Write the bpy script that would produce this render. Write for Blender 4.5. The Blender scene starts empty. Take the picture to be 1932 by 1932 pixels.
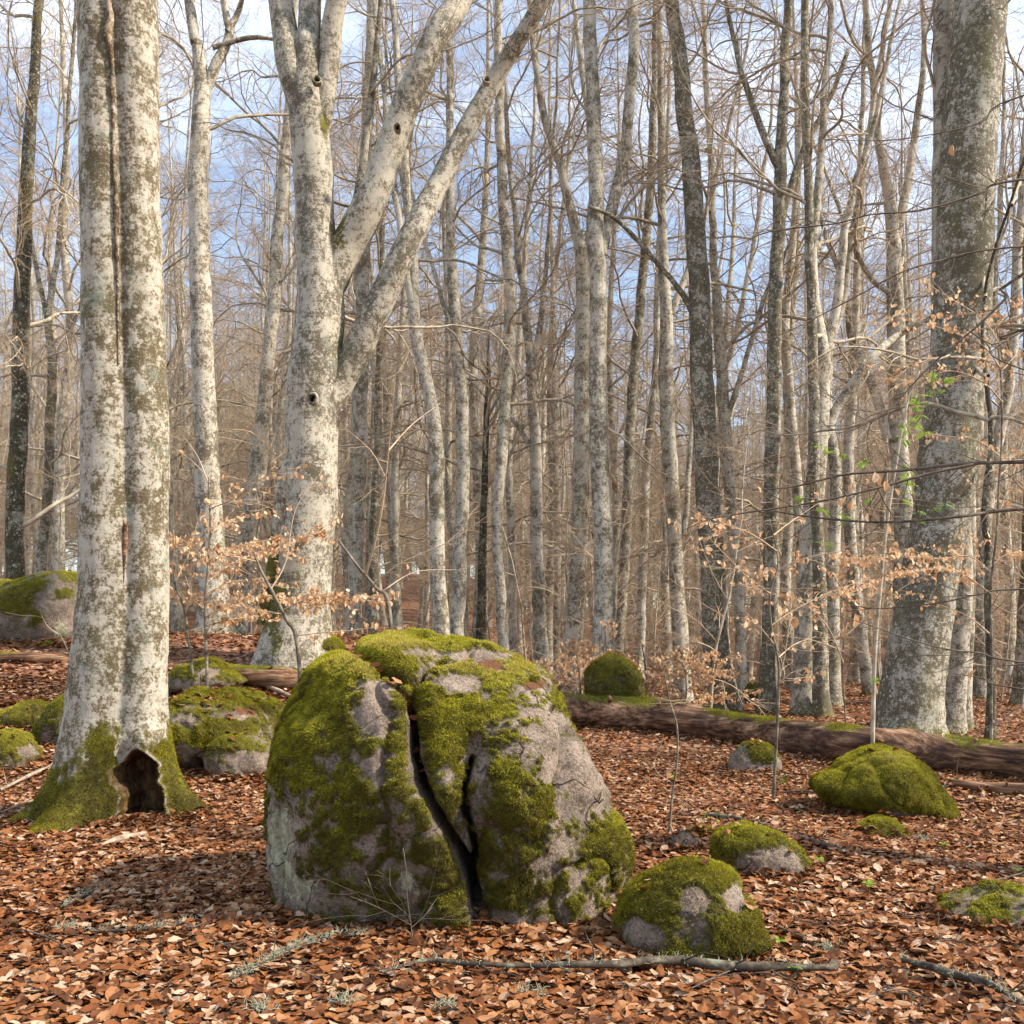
import bpy, math, random
import numpy as np
from mathutils import Vector, Matrix, Euler

SC = bpy.context.scene
COL = SC.collection
R = math.radians

# ------------------------------------------------------------------ camera
CAMH, HY, F = 1.6, 1200.0, 1932.0
cam = bpy.data.cameras.new('camera')
cam.sensor_width = 36; cam.lens = 36; cam.clip_end = 2000; cam.clip_start = 0.05
cam.shift_y = (HY - 966) / 1932
camo = bpy.data.objects.new('camera', cam); COL.objects.link(camo)
camo.location = (0, 0, CAMH); camo.rotation_euler = (R(90), 0, 0)
SC.camera = camo

# ------------------------------------------------------------------ light
SUN_EL, SUN_AZ = R(41), R(103)        # azimuth clockwise from +Y (straight ahead): sun to the right, high
w = bpy.data.worlds.new('World'); SC.world = w; w.use_nodes = True
nt = w.node_tree; nt.nodes.clear()
def N(nt, t, **k):
    n = nt.nodes.new(t)
    for a, b in k.items(): setattr(n, a, b)
    return n
out = N(nt, 'ShaderNodeOutputWorld'); bg = N(nt, 'ShaderNodeBackground')
sky = N(nt, 'ShaderNodeTexSky', sky_type='NISHITA', sun_disc=False)
sky.sun_elevation = SUN_EL; sky.sun_rotation = SUN_AZ; sky.air_density = 1.0; sky.dust_density = 0.6; sky.ozone_density = 0.9
tc = N(nt, 'ShaderNodeTexCoord'); mp = N(nt, 'ShaderNodeMapping'); mp.inputs['Scale'].default_value = (1.6, 1.6, 5.0)
noi = N(nt, 'ShaderNodeTexNoise'); noi.inputs['Scale'].default_value = 1.7; noi.inputs['Detail'].default_value = 7; noi.inputs['Roughness'].default_value = 0.55
sep = N(nt, 'ShaderNodeSeparateXYZ')
el = N(nt, 'ShaderNodeMapRange'); el.interpolation_type = 'SMOOTHSTEP'; el.inputs[1].default_value = 0.24; el.inputs[2].default_value = 0.46; el.inputs[3].default_value = -0.12; el.inputs[4].default_value = 0.20
add = N(nt, 'ShaderNodeMath', operation='ADD')
rmp = N(nt, 'ShaderNodeMapRange'); rmp.inputs[1].default_value = 0.47; rmp.inputs[2].default_value = 0.78; rmp.interpolation_type = 'SMOOTHSTEP'
rmp.inputs[3].default_value = 0.10; rmp.inputs[4].default_value = 0.92
mix = N(nt, 'ShaderNodeMixRGB'); mix.inputs[2].default_value = (4.4, 4.95, 5.9, 1)
L = nt.links.new
L(tc.outputs['Generated'], mp.inputs[0]); L(mp.outputs[0], noi.inputs['Vector']); L(tc.outputs['Generated'], sep.inputs[0])
L(sep.outputs['Z'], el.inputs[0]); L(noi.outputs['Fac'], add.inputs[0]); L(el.outputs[0], add.inputs[1]); L(add.outputs[0], rmp.inputs[0])
L(rmp.outputs[0], mix.inputs[0]); L(sky.outputs[0], mix.inputs[1]); L(mix.outputs[0], bg.inputs[0]); L(bg.outputs[0], out.inputs[0])
bg.inputs[1].default_value = 0.15
sl = bpy.data.lights.new('sun', 'SUN'); sl.energy = 4.8; sl.angle = R(2.5); sl.color = (1.0, 0.90, 0.76)
so = bpy.data.objects.new('sun', sl); COL.objects.link(so)
sd = Vector((math.sin(SUN_AZ) * math.cos(SUN_EL), math.cos(SUN_AZ) * math.cos(SUN_EL), math.sin(SUN_EL)))
so.rotation_euler = sd.to_track_quat('Z', 'Y').to_euler()
so.location = (20, 5, 30)
SC.view_settings.view_transform = 'Standard'; SC.view_settings.look = 'None'
SC.view_settings.exposure = 1.0; SC.view_settings.gamma = 1
SC.cycles.max_bounces = 4; SC.cycles.diffuse_bounces = 3; SC.cycles.glossy_bounces = 1
SC.cycles.transmission_bounces = 2; SC.cycles.caustics_reflective = False; SC.cycles.caustics_refractive = False
SC.cycles.use_denoising = True; SC.cycles.use_adaptive_sampling = True; SC.cycles.adaptive_threshold = 0.02

# ------------------------------------------------------------------ numpy helpers
RNG = np.random.default_rng(7)
def P(px, py, Y):
    return np.array([(px - 966) / F * Y, Y, CAMH - (py - HY) / F * Y])
def hsh(ix, iy, iz, s):
    h = (ix.astype(np.int64) * 374761393 + iy.astype(np.int64) * 668265263 + iz.astype(np.int64) * 2147483647 + s * 1274126177) & 0xffffffff
    h = ((h ^ (h >> 13)) * 1274126177) & 0xffffffff
    h = ((h ^ (h >> 16)) * 2246822519) & 0xffffffff
    return ((h ^ (h >> 15)) & 0xffffff) / float(0xffffff) * 2 - 1
def vnoise(p, s=0):
    i = np.floor(p).astype(np.int64); f = p - i; f = f * f * f * (f * (f * 6 - 15) + 10)
    r = 0
    for dx in (0, 1):
        for dy in (0, 1):
            for dz in (0, 1):
                wgt = (f[:, 0] if dx else 1 - f[:, 0]) * (f[:, 1] if dy else 1 - f[:, 1]) * (f[:, 2] if dz else 1 - f[:, 2])
                r = r + wgt * hsh(i[:, 0] + dx, i[:, 1] + dy, i[:, 2] + dz, s)
    return r
def fbm(p, oct=4, s=0, rough=0.5):
    r = 0; a = 1; t = 0
    for k in range(oct):
        r = r + a * vnoise(p * (2.03 ** k) + 17.3 * k, s + k); t += a; a *= rough
    return r / t
def sst(a, b, x):
    t = np.clip((x - a) / (b - a), 0, 1); return t * t * (3 - 2 * t)
def nrm(v):
    return v / np.maximum(np.linalg.norm(v, axis=-1, keepdims=True), 1e-9)

def ground(x, y):
    x = np.asarray(x, float); y = np.asarray(y, float)
    h = 1.58 * sst(9.8, 16.8, y) * sst(1.2, -3.2, x)
    h = h - 1.8 * sst(33, 46, y) * sst(-6, 1, x) + 6.2 * sst(46, 105, y)
    p = np.stack([x * 0.55, y * 0.55, 0 * x], -1).reshape(-1, 3)
    n = (fbm(p, 3, 5) * 0.10).reshape(x.shape)
    p2 = np.stack([x * 3.1, y * 3.1, 0 * x], -1).reshape(-1, 3)
    n = n + (fbm(p2, 2, 9) * 0.022).reshape(x.shape)
    n = n + 0.05 * np.exp(-((x + 0.3) ** 2 + (y - 6.9) ** 2) / 2.2)
    return h + n
def gz(x, y): return float(ground(np.array([x]), np.array([y]))[0])
def at_ground(px, py, y0=4.0, y1=60.0):
    """distance along the view ray through a photo pixel where it meets the ground"""
    ys = np.linspace(y0, y1, 3000); xs = (px - 966) / F * ys; zs = CAMH - (py - HY) / F * ys
    d = zs - ground(xs, ys); k = np.argmax(d < 0)
    return float(ys[k]) if d[k] < 0 else y1

def mesh(name, V, faces, mats=(), midx=None, smooth=True, attrs=None, cattr=None):
    """faces: list of int arrays (M,3) or (M,4)"""
    m = bpy.data.meshes.new(name)
    V = np.asarray(V, np.float32); m.vertices.add(len(V)); m.vertices.foreach_set('co', V.ravel())
    fl = [f for f in faces if len(f)]
    loops = np.concatenate([f.ravel() for f in fl]).astype(np.int32)
    tot = np.concatenate([np.full(len(f), f.shape[1]) for f in fl]).astype(np.int32)
    st = np.concatenate([[0], np.cumsum(tot)[:-1]]).astype(np.int32)
    m.loops.add(len(loops)); m.loops.foreach_set('vertex_index', loops)
    m.polygons.add(len(tot)); m.polygons.foreach_set('loop_start', st); m.polygons.foreach_set('loop_total', tot)
    m.polygons.foreach_set('use_smooth', np.full(len(tot), smooth))
    for mt in mats: m.materials.append(mt)
    if midx is not None: m.polygons.foreach_set('material_index', np.asarray(midx, np.int32))
    for k, v in (attrs or {}).items():
        a = m.attributes.new(k, 'FLOAT', 'POINT'); a.data.foreach_set('value', np.asarray(v, np.float32))
    for k, v in (cattr or {}).items():
        a = m.attributes.new(k, 'FLOAT_COLOR', 'POINT')
        a.data.foreach_set('color', np.concatenate([v, np.ones((len(v), 1))], 1).astype(np.float32).ravel())
    m.update(); m.validate()
    return m
def link(name, data, parent=None, loc=None):
    o = bpy.data.objects.new(name, data); COL.objects.link(o)
    if parent is not None: o.parent = parent
    if loc is not None: o.location = loc
    return o
def tag(o, label=None, cat=None, group=None, kind=None):
    if label: o['label'] = label
    if cat: o['category'] = cat
    if group: o['group'] = group
    if kind: o['kind'] = kind
    return o
def thing(name, loc, label, cat, group=None):
    o = bpy.data.objects.new(name, None); COL.objects.link(o); o.location = tuple(loc); o.empty_display_size = 0.1
    return tag(o, label, cat, group)

class MB:
    """collects geometry for one mesh"""
    def __init__(s): s.v = []; s.f = []; s.mi = []; s.n = 0; s.at = []
    def add(s, V, faces, mi=0, at=None):
        s.v.append(V)
        for f in faces:
            if len(f): s.f.append(f + s.n); s.mi.append(np.full(len(f), mi))
        s.at.append(np.zeros(len(V)) if at is None else at); s.n += len(V)
    def mesh(s, name, mats, origin=(0, 0, 0), attr=None, **k):
        V = np.concatenate(s.v) - np.asarray(origin)
        order = sorted(range(len(s.f)), key=lambda i: s.f[i].shape[1])
        fs = [s.f[i] for i in order]; mi = np.concatenate([s.mi[i] for i in order])
        return mesh(name, V, fs, mats, mi, attrs={attr: np.concatenate(s.at)} if attr else None, **k)

def tubes(pts, rad, sides=3):
    """pts (N,S,3), rad (N,S) -> verts, quads of N open tubes"""
    N_, S = rad.shape
    t = np.zeros_like(pts); t[:, 1:-1] = pts[:, 2:] - pts[:, :-2]; t[:, 0] = pts[:, 1] - pts[:, 0]; t[:, -1] = pts[:, -1] - pts[:, -2]
    t = nrm(t); mean = np.abs(nrm(pts[:, -1] - pts[:, 0])); ref = np.eye(3)[np.argmin(mean, 1)][:, None, :]
    u = nrm(np.cross(t, np.broadcast_to(ref, t.shape))); v = np.cross(t, u)
    a = np.arange(sides) * 2 * np.pi / sides
    V = pts[:, :, None, :] + rad[:, :, None, None] * (u[:, :, None, :] * np.cos(a)[:, None] + v[:, :, None, :] * np.sin(a)[:, None])
    idx = np.arange(N_ * S * sides).reshape(N_, S, sides)
    A = idx[:, :-1]; B = idx[:, 1:]
    q = np.stack([A, np.roll(A, -1, 2), np.roll(B, -1, 2), B], -1).reshape(-1, 4)
    return V.reshape(-1, 3), q
def smooth_path(pts, step):
    """Catmull-Rom through rows [x,y,z,r...]"""
    pts = np.asarray(pts, float)
    if len(pts) == 2: pts = np.array([pts[0], (pts[0] + pts[1]) / 2, pts[1]])
    e = np.vstack([2 * pts[0] - pts[1], pts, 2 * pts[-1] - pts[-2]]); o = []
    for i in range(1, len(e) - 2):
        n = max(1, int(np.linalg.norm(e[i + 1, :3] - e[i, :3]) / step)); t = (np.arange(n) / n)[:, None]
        p0, p1, p2, p3 = e[i - 1], e[i], e[i + 1], e[i + 2]
        o.append(0.5 * (2 * p1 + (p2 - p0) * t + (2 * p0 - 5 * p1 + 4 * p2 - p3) * t ** 2 + (3 * p1 - p0 - 3 * p2 + p3) * t ** 3))
    o.append(pts[-1:]); return np.vstack(o)

def limb(path, sides=16, step=0.14, bump=0.05, flare=0.0, seed=0, cap=True, wig=0.0, mossf=None):
    """one bark-covered limb; path rows [x,y,z,r]; returns verts, [quads, tris], moss attribute"""
    s = smooth_path(path, step); n = len(s); c = s[:, :3].copy(); r = np.maximum(s[:, 3], 0.002)
    if wig: c += np.stack([fbm(np.stack([c[:, 2] * 1.1, c[:, 0], 0 * c[:, 0] + k * 9.1 + seed], 1), 3, seed) for k in range(3)], 1) * wig * np.array([1, 1, 0.2])
    V, q = tubes(c[None], r[None], sides)
    C = np.repeat(c, sides, 0); d = V - C; dn = nrm(d)
    k = 1 + bump * (fbm(V * 4.5 + seed * 3.7, 4, seed) * 1.3) 
    if flare:
        h = (C[:, 2] - c[0, 2]); a = np.arctan2(dn[:, 1], dn[:, 0])
        lob = 0.5 + 0.5 * np.cos(a * 5 + seed * 1.3 + 0.9 * np.sin(a * 2 + seed)) 
        k = k + flare * np.exp(-np.maximum(h, 0) / 0.22) * (0.35 + 0.9 * lob) + flare * 0.25 * np.exp(-np.maximum(h, 0) / 0.8)
    V = C + d * k[:, None]
    f = [q]
    if cap:
        V = np.vstack([V, c[-1:] + nrm(c[-1:] - c[-2:-1]) * r[-1] * 0.5])
        b = (n - 1) * sides; j = np.arange(sides)
        f.append(np.stack([b + j, b + (j + 1) % sides, np.full(sides, n * sides)], 1))
    at = np.zeros(len(V)) if mossf is None else mossf(V)
    return V, f, at

def grow(start, dirn, length, r0, r1, S, wander, up, rng, droop=0.0):
    n = len(start); pts = np.zeros((n, S + 1, 3)); pts[:, 0] = start; d = nrm(dirn)
    st = (length / S)[:, None]
    for k in range(S):
        d = nrm(d + rng.normal(0, wander, (n, 3)) + np.array([0, 0, 1.0]) * up)
        if droop: d = nrm(d * np.array([1, 1, 1 - droop]))
        pts[:, k + 1] = pts[:, k] + d * st
    t = np.linspace(0, 1, S + 1)[None]
    return pts, r0[:, None] * (1 - t) + r1[:, None] * t
def kids(pts, rad, per, t0, t1, ang, lr, rr, rng, flat=0.0):
    n, S = rad.shape; S -= 1
    t = t0 + (t1 - t0) * (np.arange(per)[None] + rng.random((n, per))) / per
    f = t * S; i = np.minimum(f.astype(int), S - 1); u = f - i; ii = np.arange(n)[:, None]
    p = pts[ii, i] * (1 - u[..., None]) + pts[ii, i + 1] * u[..., None]
    d = nrm(pts[ii, i + 1] - pts[ii, i]); r = rad[ii, i] * (1 - u) + rad[ii, i + 1] * u
    rv = rng.normal(0, 1, d.shape); rv[..., 2] *= (1 - flat)
    pe = nrm(rv - (rv * d).sum(-1, keepdims=True) * d)
    a = ang * rng.uniform(0.7, 1.3, t.shape)[..., None]
    nd = d * np.cos(a) + pe * np.sin(a)
    L0 = np.linalg.norm(pts[:, 1:] - pts[:, :-1], axis=-1).sum(1)[:, None]
    ln = L0 * lr * (1.15 - 0.75 * t) * rng.uniform(0.6, 1.3, t.shape)
    return p.reshape(-1, 3), nd.reshape(-1, 3), ln.ravel(), np.maximum(r * rr, 0.0022).ravel()

# ------------------------------------------------------------------ materials
class M:
    def __init__(s, name):
        s.m = bpy.data.materials.new(name); s.m.use_nodes = True; s.nt = s.m.node_tree; s.nt.nodes.clear()
        s.out = s.n('ShaderNodeOutputMaterial'); s.b = s.n('ShaderNodeBsdfPrincipled'); s.l(s.b.outputs[0], s.out.inputs[0])
        s.b.inputs['Specular IOR Level'].default_value = 0.25; s.b.inputs['Roughness'].default_value = 0.85
    def n(s, t, **k):
        x = s.nt.nodes.new(t)
        for a, b in k.items(): setattr(x, a, b)
        return x
    def l(s, a, b): s.nt.links.new(a, b)
    def set(s, inp, v):
        if hasattr(v, 'is_output') or isinstance(v, bpy.types.NodeSocket): s.l(v, inp)
        else: inp.default_value = v
    def coord(s, rnd=True):
        tc = s.n('ShaderNodeTexCoord')
        if not rnd: return tc.outputs['Object']
        oi = s.n('ShaderNodeObjectInfo'); sc = s.n('ShaderNodeVectorMath', operation='SCALE'); sc.inputs[0].default_value = (37, 53, 71)
        s.l(oi.outputs['Random'], sc.inputs['Scale']); ad = s.n('ShaderNodeVectorMath', operation='ADD')
        s.l(tc.outputs['Object'], ad.inputs[0]); s.l(sc.outputs[0], ad.inputs[1]); return ad.outputs[0]
    def map(s, v, scale):
        m = s.n('ShaderNodeMapping'); m.inputs['Scale'].default_value = scale; s.l(v, m.inputs[0]); return m.outputs[0]
    def noise(s, v, scale, detail=5, rough=0.6, dist=0.0):
        x = s.n('ShaderNodeTexNoise'); x.inputs['Scale'].default_value = scale; x.inputs['Detail'].default_value = detail
        x.inputs['Roughness'].default_value = rough; x.inputs['Distortion'].default_value = dist; s.l(v, x.inputs['Vector']); return x.outputs['Fac']
    def voro(s, v, scale, out='Distance', feature='F1'):
        x = s.n('ShaderNodeTexVoronoi', feature=feature); x.inputs['Scale'].default_value = scale; s.l(v, x.inputs['Vector']); return x.outputs[out]
    def rng(s, v, a, b, c=0.0, d=1.0):
        x = s.n('ShaderNodeMapRange'); x.interpolation_type = 'SMOOTHSTEP'
        for i, q in enumerate((a, b, c, d)): x.inputs[i + 1].default_value = q
        s.l(v, x.inputs[0]); return x.outputs[0]
    def math(s, op, a, b=0.0):
        x = s.n('ShaderNodeMath', operation=op); s.set(x.inputs[0], a); s.set(x.inputs[1], b); return x.outputs[0]
    def mix(s, f, a, b):
        x = s.n('ShaderNodeMixRGB'); s.set(x.inputs[0], f)
        s.set(x.inputs[1], a if not isinstance(a, tuple) else (*a, 1)); s.set(x.inputs[2], b if not isinstance(b, tuple) else (*b, 1)); return x.outputs[0]
    def ramp(s, v, stops):
        x = s.n('ShaderNodeValToRGB'); r = x.color_ramp
        while len(r.elements) < len(stops): r.elements.new(0.5)
        for e, (p, c) in zip(r.elements, stops): e.position = p; e.color = (*c, 1)
        s.l(v, x.inputs[0]); return x.outputs[0]
    def attr(s, name, out='Fac'):
        x = s.n('ShaderNodeAttribute', attribute_name=name); return x.outputs[out]
    def bump(s, h, strength, dist):
        x = s.n('ShaderNodeBump'); x.inputs['Strength'].default_value = strength; x.inputs['Distance'].default_value = dist
        s.l(h, x.inputs['Height']); s.l(x.outputs[0], s.b.inputs['Normal'])
    def color(s, c): s.set(s.b.inputs['Base Color'], c if not isinstance(c, tuple) else (*c, 1)); return s

def bark_mat(name, dark=(0.095, 0.072, 0.038), mid=(0.20, 0.165, 0.11), pale=(0.38, 0.345, 0.28), bal=0.0, green=0.25, spot=1.0, algae=(0.10, 0.10, 0.03)):
    m = M(name); v = m.coord()
    big = m.noise(v, 2.2, 4, 0.6, 0.4); med = m.noise(m.map(v, (1, 1, 0.8)), 7.5, 8, 0.68, 0.3); fine = m.noise(v, 45, 6, 0.7)
    f = m.math('ADD', m.math('MULTIPLY', big, 0.55), m.math('MULTIPLY', med, 0.62)); f = m.math('ADD', f, bal)
    f = m.math('ADD', f, m.math('MULTIPLY', m.math('SUBTRACT', fine, 0.5), 0.62))
    f = m.math('ADD', f, m.math('MULTIPLY', m.math('SUBTRACT', m.noise(m.map(v, (1, 1, 0.7)), 19, 4, 0.6), 0.5), 0.45))
    f = m.math('ADD', f, m.math('MULTIPLY', m.math('SUBTRACT', m.noise(m.map(v, (1.5, 1.5, 0.5)), 0.9, 2), 0.5), 0.22))
    f = m.math('ADD', f, m.math('MULTIPLY', m.math('SUBTRACT', m.noise(m.map(v, (1, 1, 7)), 6, 4, 0.6), 0.5), 0.22))
    c = m.ramp(f, [(0.50, dark), (0.585, mid), (0.61, tuple(0.4 * a + 0.6 * b for a, b in zip(mid, pale))), (0.72, pale)])
    # round lichen spots, irregular edges
    dv = m.n('ShaderNodeVectorMath', operation='ADD'); m.l(v, dv.inputs[0])
    cn = m.n('ShaderNodeTexNoise'); cn.inputs['Scale'].default_value = 14; m.l(v, cn.inputs['Vector'])
    cs = m.n('ShaderNodeVectorMath', operation='SCALE'); m.l(cn.outputs['Color'], cs.inputs[0]); cs.inputs['Scale'].default_value = 0.06; m.l(cs.outputs[0], dv.inputs[1])
    sp = m.rng(m.voro(dv.outputs[0], 13), 0.34, 0.24); sp = m.math('MULTIPLY', sp, m.rng(m.noise(v, 5, 2), 0.46, 0.56)); sp = m.math('MULTIPLY', sp, spot)
    c = m.mix(m.math('MULTIPLY', sp, 0.7), c, (0.42, 0.385, 0.315))
    sp2 = m.math('MULTIPLY', m.rng(m.voro(dv.outputs[0], 48), 0.30, 0.14), 0.55 * spot); c = m.mix(sp2, c, (0.40, 0.37, 0.30))
    tl = m.math('MULTIPLY', m.rng(m.noise(v, 4.2, 6, 0.75), 0.56, 0.66), 0.55); c = m.mix(tl, c, (0.20, 0.235, 0.195))
    ol = m.math('MULTIPLY', m.rng(m.noise(m.map(v, (1, 1, 0.45)), 1.7, 7, 0.7), 0.50, 0.70), green); c = m.mix(ol, c, algae)
    dk = m.math('MULTIPLY', m.rng(m.noise(m.map(v, (1, 1, 2.2)), 26, 4, 0.8), 0.60, 0.70), 0.7); c = m.mix(dk, c, (0.045, 0.036, 0.024))
    mo = m.attr('moss'); mn = m.noise(v, 22, 5, 0.7)
    mg = m.ramp(m.noise(v, 9, 6, 0.7), [(0.35, (0.045, 0.034, 0.010)), (0.5, (0.085, 0.072, 0.012)), (0.7, (0.17, 0.15, 0.018))])
    c = m.mix(m.rng(m.math('ADD', mo, m.math('MULTIPLY', m.math('SUBTRACT', mn, 0.5), 1.6)), 0.36, 0.64), c, mg)
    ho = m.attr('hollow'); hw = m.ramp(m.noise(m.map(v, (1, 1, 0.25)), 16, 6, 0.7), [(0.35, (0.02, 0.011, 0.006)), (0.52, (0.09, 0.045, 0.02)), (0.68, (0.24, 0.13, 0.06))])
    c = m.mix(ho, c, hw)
    m.color(c); h = m.math('ADD', m.math('MULTIPLY', med, 0.5), m.math('MULTIPLY', fine, 0.5))
    h = m.math('ADD', h, m.math('MULTIPLY', sp, 0.1)); m.bump(h, 0.55, 0.02); return m.m
bark = bark_mat('beech_bark', bal=-0.005)
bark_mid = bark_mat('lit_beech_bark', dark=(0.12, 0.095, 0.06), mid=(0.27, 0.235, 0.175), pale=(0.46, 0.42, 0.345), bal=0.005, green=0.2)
bark_pale = bark_mat('beech_bark_pale', dark=(0.10, 0.083, 0.055), mid=(0.25, 0.215, 0.165), pale=(0.40, 0.36, 0.285), bal=0.0, green=0.25)
bark_grey = bark_mat('beech_bark_grey', dark=(0.085, 0.07, 0.042), mid=(0.17, 0.145, 0.10), pale=(0.38, 0.35, 0.29), bal=-0.055, green=0.35, spot=1.2)
bark_green = bark_mat('mossy_bark', dark=(0.04, 0.033, 0.018), mid=(0.10, 0.085, 0.045), pale=(0.24, 0.22, 0.17), bal=-0.08, green=0.85, algae=(0.10, 0.075, 0.012))

def simple(name, ramp, scale, rough=0.85, det=5, bump=0.0, rnd=True, bd=0.01):
    m = M(name); v = m.coord(rnd); n = m.noise(v, scale, det, 0.65); m.color(m.ramp(n, ramp)); m.b.inputs['Roughness'].default_value = rough
    if bump: m.bump(n, bump, bd)
    return m.m
twig = simple('twig_bark', [(0.3, (0.30, 0.205, 0.125)), (0.7, (0.50, 0.38, 0.26))], 3)
limbm = simple('limb_bark', [(0.35, (0.16, 0.125, 0.08)), (0.5, (0.33, 0.275, 0.195)), (0.7, (0.50, 0.435, 0.335))], 5, bump=0.3)
darktwig = simple('dark_twig_bark', [(0.35, (0.045, 0.032, 0.024)), (0.6, (0.13, 0.10, 0.075)), (0.75, (0.25, 0.22, 0.18))], 12, bump=0.3)
stickm = simple('dead_stick_bark', [(0.42, (0.035, 0.026, 0.018)), (0.56, (0.085, 0.065, 0.045)), (0.66, (0.17, 0.17, 0.12)), (0.76, (0.26, 0.235, 0.18))], 14, bump=0.5)
palestick = simple('bleached_stick', [(0.35, (0.16, 0.11, 0.075)), (0.6, (0.36, 0.27, 0.2)), (0.8, (0.46, 0.38, 0.3))], 10, bump=0.3)
stemm = simple('sapling_bark', [(0.38, (0.07, 0.055, 0.038)), (0.55, (0.17, 0.14, 0.10)), (0.7, (0.30, 0.265, 0.20))], 9, bump=0.3)
lichenm = simple('shrubby_lichen', [(0.3, (0.20, 0.21, 0.14)), (0.7, (0.40, 0.40, 0.28))], 30)
hole = simple('hole_shade', [(0.3, (0.01, 0.008, 0.006)), (0.7, (0.03, 0.02, 0.014))], 20)

def leaf_mat(name, stops, src='attr', trans=0.35, rough=0.55):
    m = M(name)
    if src == 'attr': f = m.attr('tone')
    else: f = m.n('ShaderNodeObjectInfo').outputs['Random']
    c = m.ramp(f, stops); v = m.coord(False); c = m.mix(m.math('MULTIPLY', m.noise(v, 90, 3), 0.5), c, tuple(0.55 * q for q in stops[len(stops) // 2][1]))
    m.color(c); m.b.inputs['Roughness'].default_value = rough; m.b.inputs['Specular IOR Level'].default_value = 0.2
    tr = m.n('ShaderNodeBsdfTranslucent'); m.l(c, tr.inputs[0]); mx = m.n('ShaderNodeMixShader'); mx.inputs[0].default_value = trans
    m.l(m.b.outputs[0], mx.inputs[1]); m.l(tr.outputs[0], mx.inputs[2]); m.l(mx.outputs[0], m.out.inputs[0]); return m.m
LIT = [(0.0, (0.035, 0.013, 0.006)), (0.18, (0.085, 0.028, 0.010)), (0.38, (0.19, 0.060, 0.016)), (0.56, (0.285, 0.112, 0.036)), (0.72, (0.33, 0.165, 0.075)), (0.86, (0.40, 0.245, 0.14)), (1.0, (0.54, 0.40, 0.28))]
litter_m = leaf_mat('fallen_beech_leaf', LIT, trans=0.12, rough=0.62)
TAN = [(0.0, (0.42, 0.22, 0.10)), (0.4, (0.64, 0.38, 0.20)), (0.75, (0.76, 0.52, 0.31)), (1.0, (0.82, 0.63, 0.42))]
tan_m = leaf_mat('dry_beech_leaf', TAN, trans=0.4); tan_o = leaf_mat('dry_beech_leaf_single', TAN, 'obj', trans=0.4)
GRN = [(0.0, (0.18, 0.32, 0.03)), (1.0, (0.33, 0.48, 0.07))]
grn_m = leaf_mat('fresh_green_leaf', GRN, 'obj', trans=0.5)
MOS = [(0.0, (0.055, 0.037, 0.008)), (0.28, (0.12, 0.093, 0.009)), (0.55, (0.27, 0.235, 0.010)), (0.8, (0.47, 0.44, 0.018)), (1.0, (0.52, 0.42, 0.09))]
moss_m = leaf_mat('moss_frond', MOS, trans=0.3, rough=0.75)

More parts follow.
